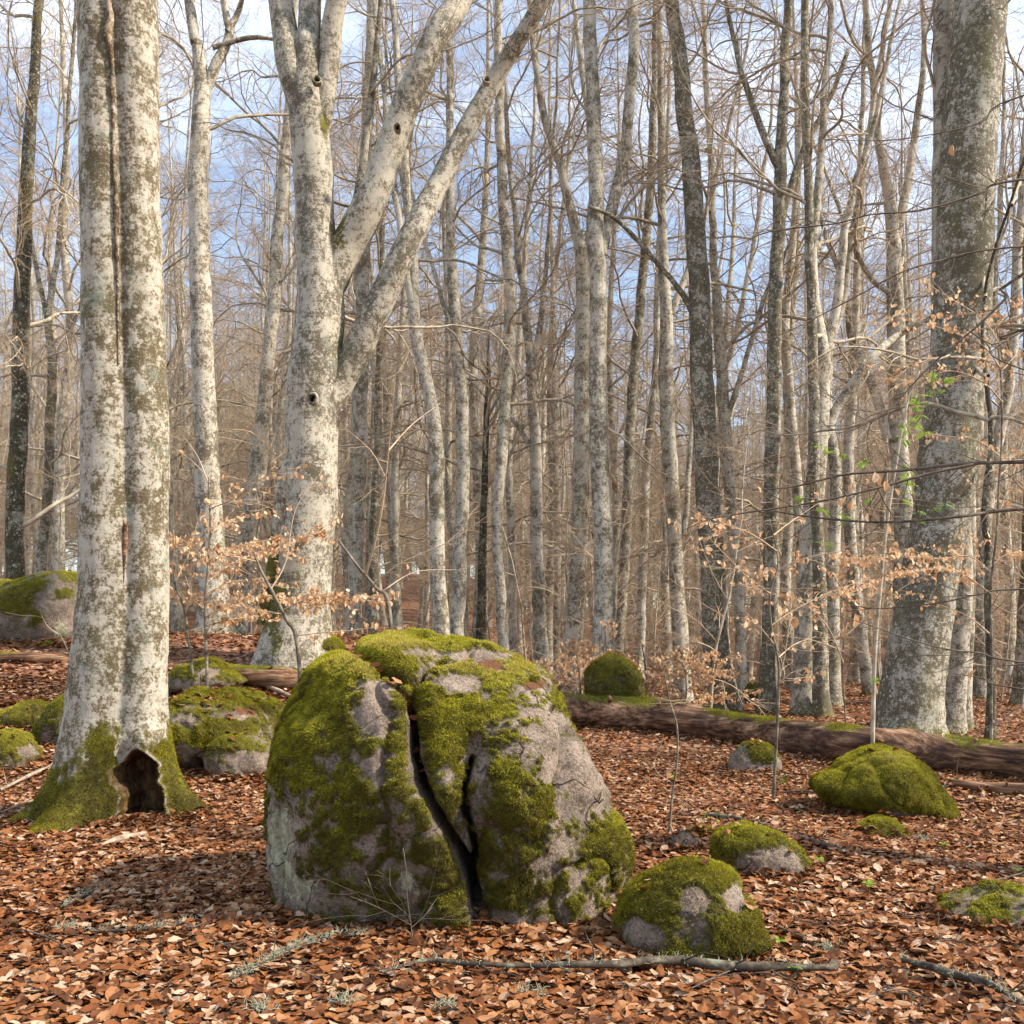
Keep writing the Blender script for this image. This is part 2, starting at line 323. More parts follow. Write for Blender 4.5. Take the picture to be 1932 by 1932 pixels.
def rock_mat():
    m = M('mossy_granite'); v = m.coord()
    n = m.noise(v, 3.5, 6, 0.65); fine = m.noise(v, 70, 5, 0.75); sp = m.voro(v, 110)
    c = m.ramp(n, [(0.38, (0.085, 0.056, 0.037)), (0.5, (0.18, 0.130, 0.094)), (0.62, (0.30, 0.228, 0.175))])
    c = m.mix(m.math('MULTIPLY', m.rng(fine, 0.46, 0.64), 0.55), c, (0.37, 0.305, 0.245))
    c = m.mix(m.math('MULTIPLY', m.rng(fine, 0.50, 0.38), 0.6), c, (0.06, 0.044, 0.038))
    c = m.mix(m.math('MULTIPLY', m.rng(sp, 0.25, 0.12), 0.35), c, (0.42, 0.37, 0.35))
    c = m.mix(m.math('MULTIPLY', m.rng(m.noise(v, 6, 6, 0.7), 0.54, 0.66), 0.4), c, (0.17, 0.15, 0.14))
    c = m.mix(m.math('MULTIPLY', m.rng(m.math('ADD', m.attr('moss'), m.math('MULTIPLY', m.math('SUBTRACT', m.noise(v, 12, 6, 0.75), 0.5), 1.2)), 0.05, 0.5), 0.55), c, (0.10, 0.085, 0.045))
    br = m.attr('dry'); c = m.mix(m.rng(m.math('ADD', br, m.math('SUBTRACT', m.noise(v, 25, 5, 0.7), 0.5)), 0.40, 0.60), c, (0.13, 0.05, 0.022))
    li = m.attr('lichen'); lc = m.ramp(m.noise(v, 30, 4), [(0.38, (0.22, 0.21, 0.13)), (0.6, (0.40, 0.39, 0.26))])
    c = m.mix(m.rng(m.math('ADD', li, m.math('MULTIPLY', m.math('SUBTRACT', m.noise(v, 11, 8, 0.75), 0.5), 2.2)), 0.44, 0.52), c, lc)
    mo = m.attr('moss'); mg = m.ramp(m.noise(v, 16, 7, 0.75), [(0.3, (0.034, 0.027, 0.008)), (0.5, (0.085, 0.075, 0.010)), (0.7, (0.16, 0.155, 0.015))])
    c = m.mix(m.rng(m.math('ADD', mo, m.math('MULTIPLY', m.math('SUBTRACT', m.noise(v, 34, 6, 0.8), 0.5), 1.9)), 0.30, 0.56), c, mg)
    dk = m.attr('crack'); c = m.mix(m.math('MULTIPLY', dk, 0.8), c, (0.02, 0.016, 0.012))  # stone darkened inside the cracks, their shade put into the colour
    wv = m.n('ShaderNodeVectorMath', operation='ADD'); wn = m.n('ShaderNodeTexNoise'); wn.inputs['Scale'].default_value = 3.0; wn.inputs['Detail'].default_value = 5; m.l(v, wn.inputs['Vector']); m.l(v, wv.inputs[0])
    ws = m.n('ShaderNodeVectorMath', operation='SCALE'); m.l(wn.outputs['Color'], ws.inputs[0]); ws.inputs['Scale'].default_value = 0.5; m.l(ws.outputs[0], wv.inputs[1])
    ed = m.rng(m.voro(wv.outputs[0], 1.7, feature='DISTANCE_TO_EDGE'), 0.0, 0.018, 1.0, 0.0); ed = m.math('MULTIPLY', ed, m.rng(m.noise(v, 2.3, 3), 0.48, 0.58)); c = m.mix(m.math('MULTIPLY', ed, 0.75), c, (0.03, 0.022, 0.015))
    m.color(c); h = m.math('ADD', m.math('MULTIPLY', fine, 0.5), m.math('MULTIPLY', m.noise(v, 14, 6, 0.7), 0.9)); h = m.math('SUBTRACT', h, m.math('MULTIPLY', ed, 0.8)); m.bump(h, 1.0, 0.035); return m.m
rockm = rock_mat()

def log_mat():
    m = M('rotting_wood'); v = m.coord(False); g = m.noise(m.map(v, (0.22, 4, 4)), 5, 8, 0.66); b = m.noise(v, 1.3, 5, 0.6)
    g2 = m.noise(m.map(v, (0.6, 1.6, 1.6)), 2.6, 6, 0.65); c = m.ramp(m.math('ADD', m.math('MULTIPLY', g, 0.6), m.math('MULTIPLY', g2, 0.4)), [(0.41, (0.035, 0.018, 0.011)), (0.47, (0.11, 0.053, 0.028)), (0.53, (0.23, 0.125, 0.068)), (0.60, (0.40, 0.25, 0.15))])
    c = m.mix(m.math('MULTIPLY', m.rng(b, 0.5, 0.65), 0.6), c, (0.04, 0.02, 0.015))
    mo = m.attr('moss'); mg = m.ramp(m.noise(v, 18, 6, 0.7), [(0.3, (0.05, 0.05, 0.008)), (0.7, (0.17, 0.17, 0.02))])
    c = m.mix(m.rng(m.math('ADD', mo, m.math('MULTIPLY', m.math('SUBTRACT', m.noise(v, 11, 6, 0.8), 0.5), 1.6)), 0.42, 0.56), c, mg)
    m.color(c); m.bump(g, 0.9, 0.04); return m.m
logm = log_mat()

def ground_mat():
    m = M('leaf_mould'); v = m.coord(False)
    cell = m.n('ShaderNodeTexVoronoi'); cell.inputs['Scale'].default_value = 19; m.l(v, cell.inputs['Vector'])
    cs = m.n('ShaderNodeSeparateColor'); m.l(cell.outputs['Color'], cs.inputs[0])
    c = m.ramp(cs.outputs[0], [(0.0, (0.045, 0.018, 0.009)), (0.35, (0.15, 0.055, 0.024)), (0.6, (0.27, 0.115, 0.053)), (0.85, (0.38, 0.20, 0.11)), (1.0, (0.5, 0.33, 0.22))])
    c = m.mix(m.math('MULTIPLY', m.rng(cell.outputs['Distance'], 0.25, 0.55), 0.35), c, (0.05, 0.022, 0.012))
    c = m.mix(m.math('MULTIPLY', m.rng(m.noise(v, 0.7, 4), 0.45, 0.65), 0.4), c, (0.10, 0.045, 0.024))
    m.color(c); m.bump(m.math('ADD', cs.outputs[1], m.noise(v, 30, 4)), 0.8, 0.03); return m.m
groundm = ground_mat()

# ------------------------------------------------------------------ ground
def axis(a, b, fine, coarse, f0, f1):
    o = [a]
    while o[-1] < b:
        x = o[-1]; d = 0 if f0 <= x <= f1 else (f0 - x if x < f0 else x - f1); o.append(x + min(coarse, fine + 0.07 * d))
    return np.array(o)
gx = axis(-170, 170, 0.13, 6, -6, 6); gy = axis(-25, 320, 0.13, 6, 2.5, 20)
GX, GY = np.meshgrid(gx, gy); GZ = ground(GX, GY)
V = np.stack([GX, GY, GZ], -1).reshape(-1, 3); nx, ny = len(gx), len(gy)
idx = np.arange(nx * ny).reshape(ny, nx)
Q = np.stack([idx[:-1, :-1], idx[:-1, 1:], idx[1:, 1:], idx[1:, :-1]], -1).reshape(-1, 4)
go = link('forest_floor', mesh('forest_floor', V, [Q], [groundm])); tag(go, 'rust brown forest floor of leaf mould rising to the left', kind='structure')

# ------------------------------------------------------------------ leaves
def leaf_template(rich=True):
    """beech leaf along +X, unit length, midrib on y=0"""
    if rich:
        xs = [0.0, 0.22, 0.55, 0.84]; ws = [0, 0.255, 0.32, 0.19]
        v = [(0, 0)] + [(x, 0) for x in xs[1:]] + [(1, 0)] + [(x, w_) for x, w_ in zip(xs[1:], ws[1:])] + [(x, -w_) for x, w_ in zip(xs[1:], ws[1:])]
        f = [(0, 1, 5), (1, 2, 6), (1, 6, 5), (2, 3, 7), (2, 7, 6), (3, 4, 7), (0, 8, 1), (1, 8, 9), (1, 9, 2), (2, 9, 10), (2, 10, 3), (3, 10, 4)]
    else:
        v = [(0, 0), (0.3, 0.27), (0.68, 0.25), (1, 0), (0.68, -0.25), (0.3, -0.27)]; f = [(0, 3, 2), (0, 2, 1), (0, 4, 3), (0, 5, 4)]
    return np.array(v, float), np.array(f, int)
def scatter_leaves(pos, yaw, pitch, roll, size, fold, curl, tone, rich=True):
    T, Fc = leaf_template(rich); n = len(pos); k = len(T)
    x = T[None, :, 0] - 0.5; y = T[None, :, 1] * np.ones((n, 1))
    z = np.abs(y) * fold[:, None] + (x * x) * curl[:, None] + 0.05 * np.sin(x * 7 + yaw[:, None] * 9) * (np.abs(y) > 0.01)
    x = x * np.ones((n, 1))
    c, s = np.cos(roll)[:, None], np.sin(roll)[:, None]; y, z = y * c - z * s, y * s + z * c
    c, s = np.cos(pitch)[:, None], np.sin(pitch)[:, None]; x, z = x * c - z * s, x * s + z * c
    c, s = np.cos(yaw)[:, None], np.sin(yaw)[:, None]; x, y = x * c - y * s, x * s + y * c
    V = np.stack([x, y, z], -1) * size[:, None, None] + pos[:, None, :]
    Fx = (Fc[None] + (np.arange(n) * k)[:, None, None]).reshape(-1, 3)
    return V.reshape(-1, 3), Fx, np.repeat(tone, k)
def litter(n, y0, y1, rich, seed, lift=0.035, smin=0.045, smax=0.092, wid=0.62):
    r = np.random.default_rng(seed)
    y = np.sqrt(r.uniform(y0 ** 2, y1 ** 2, n)); x = r.uniform(-wid, wid, n) * y
    z = ground(x, y) + r.random(n) ** 1.3 * lift
    p = np.stack([x, y, z], 1)
    tone = np.clip(r.beta(1.25, 1.45, n) * 1.0 + fbm(p * 1.3, 3, 3) * 0.16, 0, 1)
    tone = np.where(r.random(n) < 0.05, 1.0 - 0.1 * r.random(n), tone)
    fl = np.where(r.random(n) < 0.5, 1, -1)
    return scatter_leaves(p, r.uniform(0, 6.283, n), r.normal(0, 0.21, n), r.normal(0, 0.25, n), r.uniform(smin, smax, n),
                          fl * r.uniform(0.0, 0.5, n), r.normal(0, 0.45, n), tone, rich)
# ------------------------------------------------------------------ moss blades
def moss_on(V, T, weight, dens, ln, wd, seed, tone_add=0.0, tb=None):
    """single-triangle fronds over the triangles T where the weight is high; returns V, F, tone"""
    r = np.random.default_rng(seed)
    a, b, c = V[T[:, 0]], V[T[:, 1]], V[T[:, 2]]; nn = np.cross(b - a, c - a); ar = np.linalg.norm(nn, axis=1) / 2; nn = nrm(nn)
    w = weight[T].mean(1); w = np.clip((w - 0.30) * 2.4, 0, 1) ** 1.3
    e = ar * w * dens; tot = int(e.sum())
    if tot < 5: return np.zeros((0, 3)), np.zeros((0, 3), int), np.zeros(0)
    k = r.choice(len(T), tot, p=e / e.sum()); u = r.random((tot, 2)); fl = u.sum(1) > 1; u[fl] = 1 - u[fl]
    p = a[k] + (b - a)[k] * u[:, :1] + (c - a)[k] * u[:, 1:]
    d = nrm(nn[k] + r.normal(0, 0.55, (tot, 3)) + np.array([0, 0, -0.35]) * (1 - nn[k][:, 2:3].clip(0, 1)))
    s = nrm(np.cross(d, r.normal(0, 1, (tot, 3)))); L_ = ln * r.uniform(0.5, 1.4, tot)[:, None] * (0.4 + 0.6 * w[k][:, None])
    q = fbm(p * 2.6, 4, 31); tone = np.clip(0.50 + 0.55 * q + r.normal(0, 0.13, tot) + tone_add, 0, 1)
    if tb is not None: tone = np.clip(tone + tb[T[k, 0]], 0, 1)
    V_ = np.stack([p - s * wd / 2, p + s * wd / 2, p + d * L_], 1).reshape(-1, 3)
    return V_, np.arange(tot * 3).reshape(-1, 3), np.repeat(tone, 3)
def moss_part(parent, origin, V, T, weight, dens, ln=0.02, wd=0.0045, seed=0, tone_add=0.0, tb=None, label=None):
    v, f, t = moss_on(V, T, weight, dens, ln, wd, seed, tone_add, tb)
    if len(f): 
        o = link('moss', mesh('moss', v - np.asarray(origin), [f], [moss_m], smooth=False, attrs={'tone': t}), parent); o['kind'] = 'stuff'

# ------------------------------------------------------------------ rocks
import bmesh
_ico = {}
def ico(sub):
    if sub not in _ico:
        bm = bmesh.new(); bmesh.ops.create_icosphere(bm, subdivisions=sub, radius=1)
        v = np.array([x.co[:] for x in bm.verts]); f = np.array([[q.index for q in x.verts] for x in bm.faces]); bm.free(); _ico[sub] = (v, f)
    return _ico[sub]
def inflate(outline, Yc, depth, sub, e1=0.85, e2=0.9, front=None):
    """outline: photo pixels around a rock; returns world verts of a rounded body of that outline seen at distance Yc"""
    D, Fc = ico(sub); o = np.array([P(px, py, Yc) for px, py in outline]); c = o.mean(0)
    c[2] = (o[:, 2].max() + o[:, 2].min()) / 2; c[0] = (o[:, 0].max() + o[:, 0].min()) / 2
    an = np.arctan2(o[:, 2] - c[2], o[:, 0] - c[0]); rr = np.hypot(o[:, 2] - c[2], o[:, 0] - c[0])
    s = np.argsort(an); an, rr = an[s], rr[s]
    # dense resample of the closed polar curve, lightly smoothed
    g = np.linspace(-np.pi, np.pi, 361); ra = np.interp(g, np.r_[an - 2 * np.pi, an, an + 2 * np.pi], np.r_[rr, rr, rr])
    for _ in range(6): ra = 0.25 * np.roll(ra, 1) + 0.5 * ra + 0.25 * np.roll(ra, -1)
    ph = np.arctan2(D[:, 2], D[:, 0]); sn = np.hypot(D[:, 0], D[:, 2]); Rr = np.interp(ph, g, ra)
    k = sn ** e1; y = np.sign(D[:, 1]) * np.abs(D[:, 1]) ** e2 * depth
    V = np.stack([c[0] + Rr * np.cos(ph) * k, Yc + y, c[2] + Rr * np.sin(ph) * k], 1)
    return V, Fc, c
def vnormals(V, T):
    n = np.cross(V[T[:, 1]] - V[T[:, 0]], V[T[:, 2]] - V[T[:, 0]]); o = np.zeros_like(V)
    for k in range(3):
        for j in range(3): o[:, j] += np.bincount(T[:, k], n[:, j], len(V))
    return nrm(o)
def pxy(V):
    return 966 + V[:, 0] / V[:, 1] * F, HY - (V[:, 2] - CAMH) / V[:, 1] * F
def blobs(px, py, L_):
    r = np.zeros(len(px))
    for bx, by, rx, ry, wgt in L_: r += wgt * np.exp(-(((px - bx) / rx) ** 2 + ((py - by) / ry) ** 2) ** 1.3)
    return r
ONROCK = []
BANKS = [(-0.39, 6.4, 1.06, 0.95), (-3.4, 9.0, .75, .55)]
def rock(name, outline, label, cat='rock', depth=None, sub=6, rough=0.10, moss=0.2, up=0.8, bl=(), lich=(), dens=30000, fl=0.014, seed=1, mscale=3.0, sink=True, group=None, Yc=None, tone=0.0, e1=0.8, e2=0.8, dry=(), leaves=9):
    o = np.array(outline, float); w_px = o[:, 0].max() - o[:, 0].min(); xm = (o[:, 0].max() + o[:, 0].min()) / 2
    Yf = at_ground(xm, o[:, 1].max()) if Yc is None else Yc
    wd = w_px / F * Yf; dp = wd * 0.42 if depth is None else depth; Y = Yf + dp * 0.75 if Yc is None else Yc
    if sink:  # run the lower edge into the ground
        yb = o[:, 1].max(); o = o.copy(); o[:, 1] = np.where(o[:, 1] > yb - 12, o[:, 1] + 0.10 / Y * F, o[:, 1])
    V, T, c = inflate(o, Y, dp, sub, e1, e2); n = vnormals(V, T); sz = max(wd, 0.2)
    V = V + n * (fbm(V * 1.6 / sz + seed * 5.1, 3, seed) * rough * sz * 0.6 + fbm(V * 6 / sz + seed, 4, seed + 9) * rough * sz * 0.30 - (0.12 - np.abs(fbm(V * 2.6 / sz + seed * 3, 3, seed + 3))).clip(0) * rough * sz * 2.2)[:, None]
    n = vnormals(V, T); px, py = pxy(V)
    m = 0.5 + moss + fbm(V * mscale + seed * 2.2, 4, seed + 20, 0.6) * 0.7 + fbm(V * 15 / max(sz, .5), 4, seed + 40, 0.75) * 0.75 + (n[:, 2] - 0.45) * up * 0.6 + blobs(px, py, bl)
    m = np.clip(m, 0, 1); li = np.clip(blobs(px, py, lich), 0, 1); dr = np.clip(blobs(px, py, dry), 0, 1); m = np.clip(m - li - dr * 0.5, 0, 1)
    V = V + n * (0.018 * sst(0.4, 0.75, m) * (1 + fbm(V * 14, 3, 4)))[:, None]
    org = np.array([c[0], Y, gz(c[0], Y)]); BANKS.append((c[0], Y, wd / 2, dp))
    t = thing(name, org, label, cat, group)
    link('stone', mesh('stone', V - org, [T], [rockm], attrs={'moss': m, 'lichen': li, 'dry': dr, 'crack': np.zeros(len(V))}), t)
    n2 = vnormals(V, T); keep = (n2[T].mean(1)[:, 1] < 0.45) & (V[T].mean(1)[:, 2] > org[2] - 0.1)
    moss_part(t, org, V, T[keep], m, dens, fl, 0.0045, seed, tone, tb=0.25 * (n2[:, 2] - 0.35))  # fronds brighten where the stone faces up, sunlight put into the tone
    up_ = np.where((n2[:, 2] > 0.72) & (n2[:, 1] < 0.4))[0]; r = np.random.default_rng(seed)
    if len(up_) and leaves: ONROCK.append(V[r.choice(up_, leaves)] + n2[up_[0]] * 0.0 + np.array([0, 0, 0.03]))
    return t

def polyd(px, py, line):
    """distance (px) to a polyline with interpolated width; returns d, signed side, width, t"""
    best = np.full(len(px), 1e9); side = np.zeros(len(px)); wid = np.ones(len(px))
    for (x0, y0, w0), (x1, y1, w1) in zip(line[:-1], line[1:]):
        dx, dy = x1 - x0, y1 - y0; t = np.clip(((px - x0) * dx + (py - y0) * dy) / (dx * dx + dy * dy), 0, 1)
        ex, ey = px - (x0 + t * dx), py - (y0 + t * dy); d = np.hypot(ex, ey); k = d < best
        best[k] = d[k]; side[k] = np.sign(dx * ey - dy * ex)[k]; wid[k] = (w0 + (w1 - w0) * t)[k]
    return best, side, wid

def big_boulder():
    out_ = [(520, 1640), (518, 1560), (518, 1490), (527, 1410), (550, 1330), (582, 1272), (618, 1235), (660, 1208), (720, 1196), (800, 1193), (880, 1202), (970, 1232), (1032, 1258), (1062, 1310), (1100, 1352), (1125, 1390),
            (1142, 1450), (1160, 1510), (1174, 1580), (1182, 1640), (1182, 1700), (1150, 1760), (1000, 1790), (850, 1810), (700, 1790), (560, 1730), (515, 1690)]
    Yc = 6.40; out_ = [(850 + (a - 850) * 0.955, 1745 + (b - 1745) * 0.965 + (6 if b < 1745 else 0)) for a, b in out_]; V, T, c = inflate(out_, Yc, 1.05, 8, 0.68, 0.72)
    n = vnormals(V, T); px, py = pxy(V); front = sst(0.55, -0.05, n[:, 1])
    d = fbm(V * 0.9 + 3.1, 3, 11) * 0.10 + fbm(V * 3.2, 4, 12) * 0.036 + fbm(V * 11, 3, 13) * 0.014 + fbm(V * 34, 2, 14) * 0.004
    # left block stands proud of the right one
    main = [(612, 1195, 3), (640, 1213, 4), (690, 1258, 6), (735, 1290, 8), (774, 1318, 11), (779, 1360, 12), (782, 1425, 13), (797, 1475, 12), (826, 1525, 13), (848, 1575, 15), (868, 1620, 14), (888, 1670, 15), (905, 1735, 17)]
    br = [(776, 1322, 7), (782, 1290, 5), (800, 1262, 3), (830, 1243, 2)]
    lobe = [(893, 1425, 4), (884, 1455, 6), (873, 1500, 8), (878, 1535, 9), (893, 1580, 9), (900, 1615, 8), (890, 1650, 12)]
    g1 = [(905, 1412, 8), (955, 1400, 5), (1000, 1405, 3)]
    g2 = [(1030, 1350, 5), (1046, 1400, 8), (1050, 1455, 8), (1030, 1490, 6)]
    g3 = [(1055, 1310, 6), (1090, 1370, 8), (1112, 1410, 8), (1112, 1450, 6)]
    dm, sm, wm = polyd(px, py, main); wob = 1 + 0.5 * fbm(np.stack([px / 40, py / 40, 0 * px], 1), 3, 44)
    cr = np.exp(-(dm / (wm * 0.62 * wob)) ** 4) * front
    d += front * 0.10 * sst(1215, 1300, py) * sst(150, 8, dm) * (px < 900) * (np.interp(py, [p[1] for p in main], [p[0] for p in main]) > px)
    d -= front * 0.09 * np.exp(-(dm / (wm * 2.4)) ** 2) + cr * np.interp(wm, [3, 8, 30], [0.10, 0.36, 0.45])
    db, _, wb = polyd(px, py, br); d -= front * (0.06 * np.exp(-(db / 16) ** 2) + 0.10 * np.exp(-(db / wb) ** 4))
    dl, _, wl = polyd(px, py, lobe); cl = np.exp(-(dl / (wl * 0.75 * wob)) ** 4) * front; d -= front * 0.07 * np.exp(-(dl / 24) ** 2) + cl * 0.22
    d -= front * 0.05 * np.clip(0.13 - np.abs(fbm(V * np.array([2.2, 2.2, 1.3]) + 4, 3, 71)), 0, 1) / 0.13
    d += front * blobs(px, py, [(838, 1500, 36, 85, 0.09), (980, 1500, 70, 110, 0.10), (1010, 1390, 60, 50, 0.05), (1085, 1450, 35, 60, 0.05), (1150, 1600, 45, 70, 0.07), (735, 1248, 60, 30, 0.07), (925, 1560, 25, 60, -0.05), (1120, 1500, 40, 20, 0.03), (640, 1500, 90, 160, 0.05), (900, 1350, 60, 50, 0.03)])
    for g, a in ((g2, 0.07), (g3, 0.08)):
        dg, sg, wg = polyd(px, py, g); d -= front * a * np.exp(-(dg / (wg * 1.6)) ** 2); 
    V = V + n * d[:, None]; V[:, 1] = np.minimum(V[:, 1], Yc + 1.2)
    n = vnormals(V, T); px, py = pxy(V)
    ml = [(620, 1320, 110, 80, .75), (720, 1240, 60, 38, .8), (850, 1212, 110, 14, .5), (750, 1390, 40, 70, .6), (590, 1440, 90, 60, .5), (640, 1540, 110, 90, .22), (700, 1640, 150, 110, .12), (640, 1420, 120, 120, .12), (800, 1560, 60, 120, .2), (840, 1600, 30, 110, .35), (865, 1700, 40, 55, .55),
          (870, 1345, 85, 42, .8), (835, 1400, 50, 45, .6), (965, 1272, 34, 18, .6), (945, 1440, 26, 50, .5), (1000, 1560, 50, 110, .34), (1060, 1330, 20, 60, .3), (1000, 1420, 30, 40, .3), (1150, 1600, 50, 80, .42), (1000, 1680, 100, 40, .3), (1112, 1385, 24, 18, .6), (1165, 1500, 14, 50, .4), (835, 1500, 45, 60, .3), (950, 1560, 40, 90, .35), (560, 1380, 40, 80, .3),
          (703, 1345, 38, 44, -1.4), (625, 1435, 50, 20, -.8), (545, 1440, 20, 30, -.4), (715, 1295, 30, 13, -1), (860, 1288, 60, 14, -1), (905, 1238, 60, 9, -.9), (1000, 1370, 60, 56, -.75), (900, 1310, 60, 14, -.5), (1075, 1440, 60, 90, -.75), (1130, 1500, 40, 60, -.7), (1050, 1590, 26, 60, -.4), (565, 1290, 22, 16, -.7), (715, 1440, 22, 26, -.7), (560, 1560, 50, 120, -.1), (735, 1560, 50, 50, -.12), (780, 1230, 40, 8, -.7), (900, 1450, 30, 50, -.4), (1040, 1300, 40, 20, -.4)]
    li = blobs(px, py, [(530, 1600, 28, 90, .85), (575, 1675, 26, 34, .62), (765, 1660, 20, 26, .55), (782, 1695, 9, 20, .6), (862, 1535, 8, 26, .5), (880, 1585, 8, 20, .5)])
    dr = blobs(px, py, [(925, 1256, 34, 14, .8), (1005, 1290, 34, 14, .8), (1040, 1360, 20, 8, .5)])
    m = 0.47 + fbm(V * 4.2, 4, 21, 0.6) * 0.6 + fbm(V * 15, 5, 27, 0.8) * 1.6 + (n[:, 2] - 0.35) * 0.22 + blobs(px, py, ml)
    m = np.where(n[:, 1] > 0.4, 0.6, m); m = np.clip(m - 1.2 * li - dr * 0.3, 0, 1); ck = np.clip(cr + cl, 0, 1); m = m * (1 - np.clip(1.3 * np.exp(-(dm / (wm * 1.05)) ** 4), 0, 1) * front * (py > 1250)) * (1 - 0.9 * ck)
    V = V + n * (0.017 * sst(0.38, 0.75, m) * (1 + 0.8 * fbm(V * 13, 3, 4)))[:, None]
    org = np.array([c[0], Yc, gz(c[0], Yc)])
    t = thing('split_boulder', org, 'huge cracked granite boulder in the middle, half covered in bright green moss', 'boulder')
    link('stone', mesh('stone', V - org, [T], [rockm], attrs={'moss': m, 'lichen': np.clip(li, 0, 1), 'dry': np.clip(dr, 0, 1), 'crack': ck}), t)
    n2 = vnormals(V, T); keep = (n2[T].mean(1)[:, 1] < 0.35) & (V[T].mean(1)[:, 2] > org[2] - 0.1)
    moss_part(t, org, V, T[keep], m, 46000, 0.014, 0.0042, 5, 0.02, tb=np.clip(0.8 * (n2[:, 2] - 0.26), -0.30, 0.42) - 0.24 * sst(1420, 1600, py) * (px < 900))  # upward-facing moss gets brighter fronds, sunlit tops put into the tone
    # dead leaves caught in the crack
    r = np.random.default_rng(3); k = []
    for _ in range(46):
        s = r.uniform(0.12, 0.62) * (len(main) - 1); i = int(s); u = s - i; a_, b_ = main[i], main[i + 1]
        X, Z = a_[0] * (1 - u) + b_[0] * u + r.normal(0, 4), a_[1] * (1 - u) + b_[1] * u
        j = np.argmin((px - X) ** 2 + (py - Z) ** 2 + 1e6 * (n[:, 1] > 0.3)); k.append(V[j] + n[j] * 0.03)
    k = np.array(k); q = len(k)
    v, f, tt = scatter_leaves(k, r.uniform(0, 6.28, q), r.normal(0, .6, q), r.normal(0, .6, q), r.uniform(.05, .075, q), r.uniform(-.5, .5, q), r.normal(0, .5, q), r.uniform(0.1, 0.8, q))
    o = link('caught_leaves', mesh('caught_leaves', v, [f], [litter_m], smooth=False, attrs={'tone': tt}))
    tag(o, 'brown leaves caught in the crack of the big boulder', 'leaves', kind='stuff')
big_boulder()
rock('mossy_rock', [(1168, 1760), (1180, 1712), (1215, 1672), (1262, 1645), (1320, 1634), (1368, 1640), (1405, 1690), (1428, 1740), (1445, 1775), (1400, 1800), (1300, 1812), (1220, 1805), (1180, 1785)],
     'rounded mossy rock with bare pink streaks, just right of the big boulder foot', sub=7, moss=0.30, bl=[(1305, 1690, 24, 30, -1.1), (1310, 1740, 30, 40, -.6), (1385, 1700, 20, 30, -.9), (1215, 1760, 40, 34, -1.0), (1240, 1700, 40, 40, .5), (1330, 1660, 50, 24, .5), (1390, 1760, 40, 30, .5)], dens=42000, seed=4, rough=0.07)
rock('mossy_rock', [(1350, 1625), (1352, 1580), (1380, 1566), (1440, 1568), (1480, 1590), (1520, 1628), (1505, 1645), (1440, 1656), (1380, 1650)],
     'low rock with moss cap on its left and bare pink stone on its right end', moss=0.1, bl=[(1400, 1585, 70, 30, .7), (1460, 1625, 50, 24, -1.2)], seed=6, dens=32000, rough=0.06)
rock('mossy_rock', [(1540, 1478), (1580, 1460), (1620, 1430), (1680, 1416), (1730, 1440), (1765, 1480), (1792, 1535), (1740, 1548), (1670, 1542), (1590, 1520), (1555, 1500)],
     'broad dome fully covered in green moss in front of the fallen log', moss=0.75, seed=8, dens=34000, rough=0.07, bl=[(1670, 1545, 50, 14, -1.2)], sub=7, tone=0.05)
rock('mossy_rock', [(1375, 1450), (1385, 1418), (1410, 1402), (1440, 1400), (1466, 1425), (1468, 1450), (1420, 1460)],
     'small pink stone with moss cap beside the thin sapling near the log', moss=-0.35, bl=[(1440, 1420, 34, 24, 1.3), (1400, 1445, 20, 20, -.5)], seed=9, dens=30000, rough=0.06)
rock('half_buried_rock', [(1755, 1740), (1790, 1715), (1850, 1695), (1932, 1690), (2010, 1705), (2040, 1750), (1960, 1765), (1850, 1762)],
     'low grey pink rock cut by the right edge in the foreground leaves', moss=-0.28, seed=10, dens=26000, rough=0.07, bl=[(1870, 1730, 30, 30, .5)])
rock('moss_slab', [(1610, 1575), (1640, 1552), (1690, 1556), (1712, 1576), (1660, 1584)], 'thin moss covered stone in front of the green moss dome', moss=0.6, seed=12, dens=30000, rough=0.05, sub=5)
rock('pink_boulder', [(-60, 1200), (-30, 1150), (20, 1122), (70, 1096), (120, 1082), (165, 1088), (200, 1130), (205, 1200), (150, 1238), (60, 1240), (-30, 1235)],
     'large pink boulder with moss on top behind the twin trunk at the left edge', cat='boulder', moss=-0.30, sub=7, Yc=17.0, depth=1.2, seed=14, dens=9000, fl=0.03, rough=0.05, mscale=1.4, sink=False,
     bl=[(25, 1140, 40, 22, 1.0), (120, 1120, 18, 12, .9), (60, 1105, 30, 14, .7), (70, 1165, 16, 22, .7), (110, 1205, 16, 20, .7), (140, 1080, 20, 8, .8)], lich=[(115, 1195, 16, 26, .8)])
rock('mossy_rock', [(-40, 1120), (0, 1100), (40, 1108), (60, 1135), (30, 1160), (-30, 1160)], 'moss topped rock behind the pink boulder at the left edge', moss=0.3, Yc=19.0, depth=0.5, seed=15, dens=6000, fl=0.03, sink=False, sub=5)
rock('mossy_rock', [(-50, 1430), (-20, 1392), (20, 1380), (55, 1402), (72, 1420), (55, 1445), (0, 1455), (-40, 1450)], 'small mossy rock with grey side at left edge beside twin trunk roots', moss=0.2, seed=16, dens=26000, rough=0.07, bl=[(50, 1415, 18, 12, -1)])
rock('mossy_rock', [(72, 1400), (90, 1350), (115, 1318), (160, 1310), (180, 1400), (120, 1408)], 'mossy stone half hidden behind the left side of the twin trunk', moss=0.15, seed=17, dens=22000, rough=0.07, sub=5)
rock('moss_slab', [(-30, 1362), (30, 1342), (100, 1340), (112, 1352), (40, 1370)], 'flat dark moss strip in the leaves left of the twin trunk', moss=0.3, seed=18, dens=20000, sub=5)
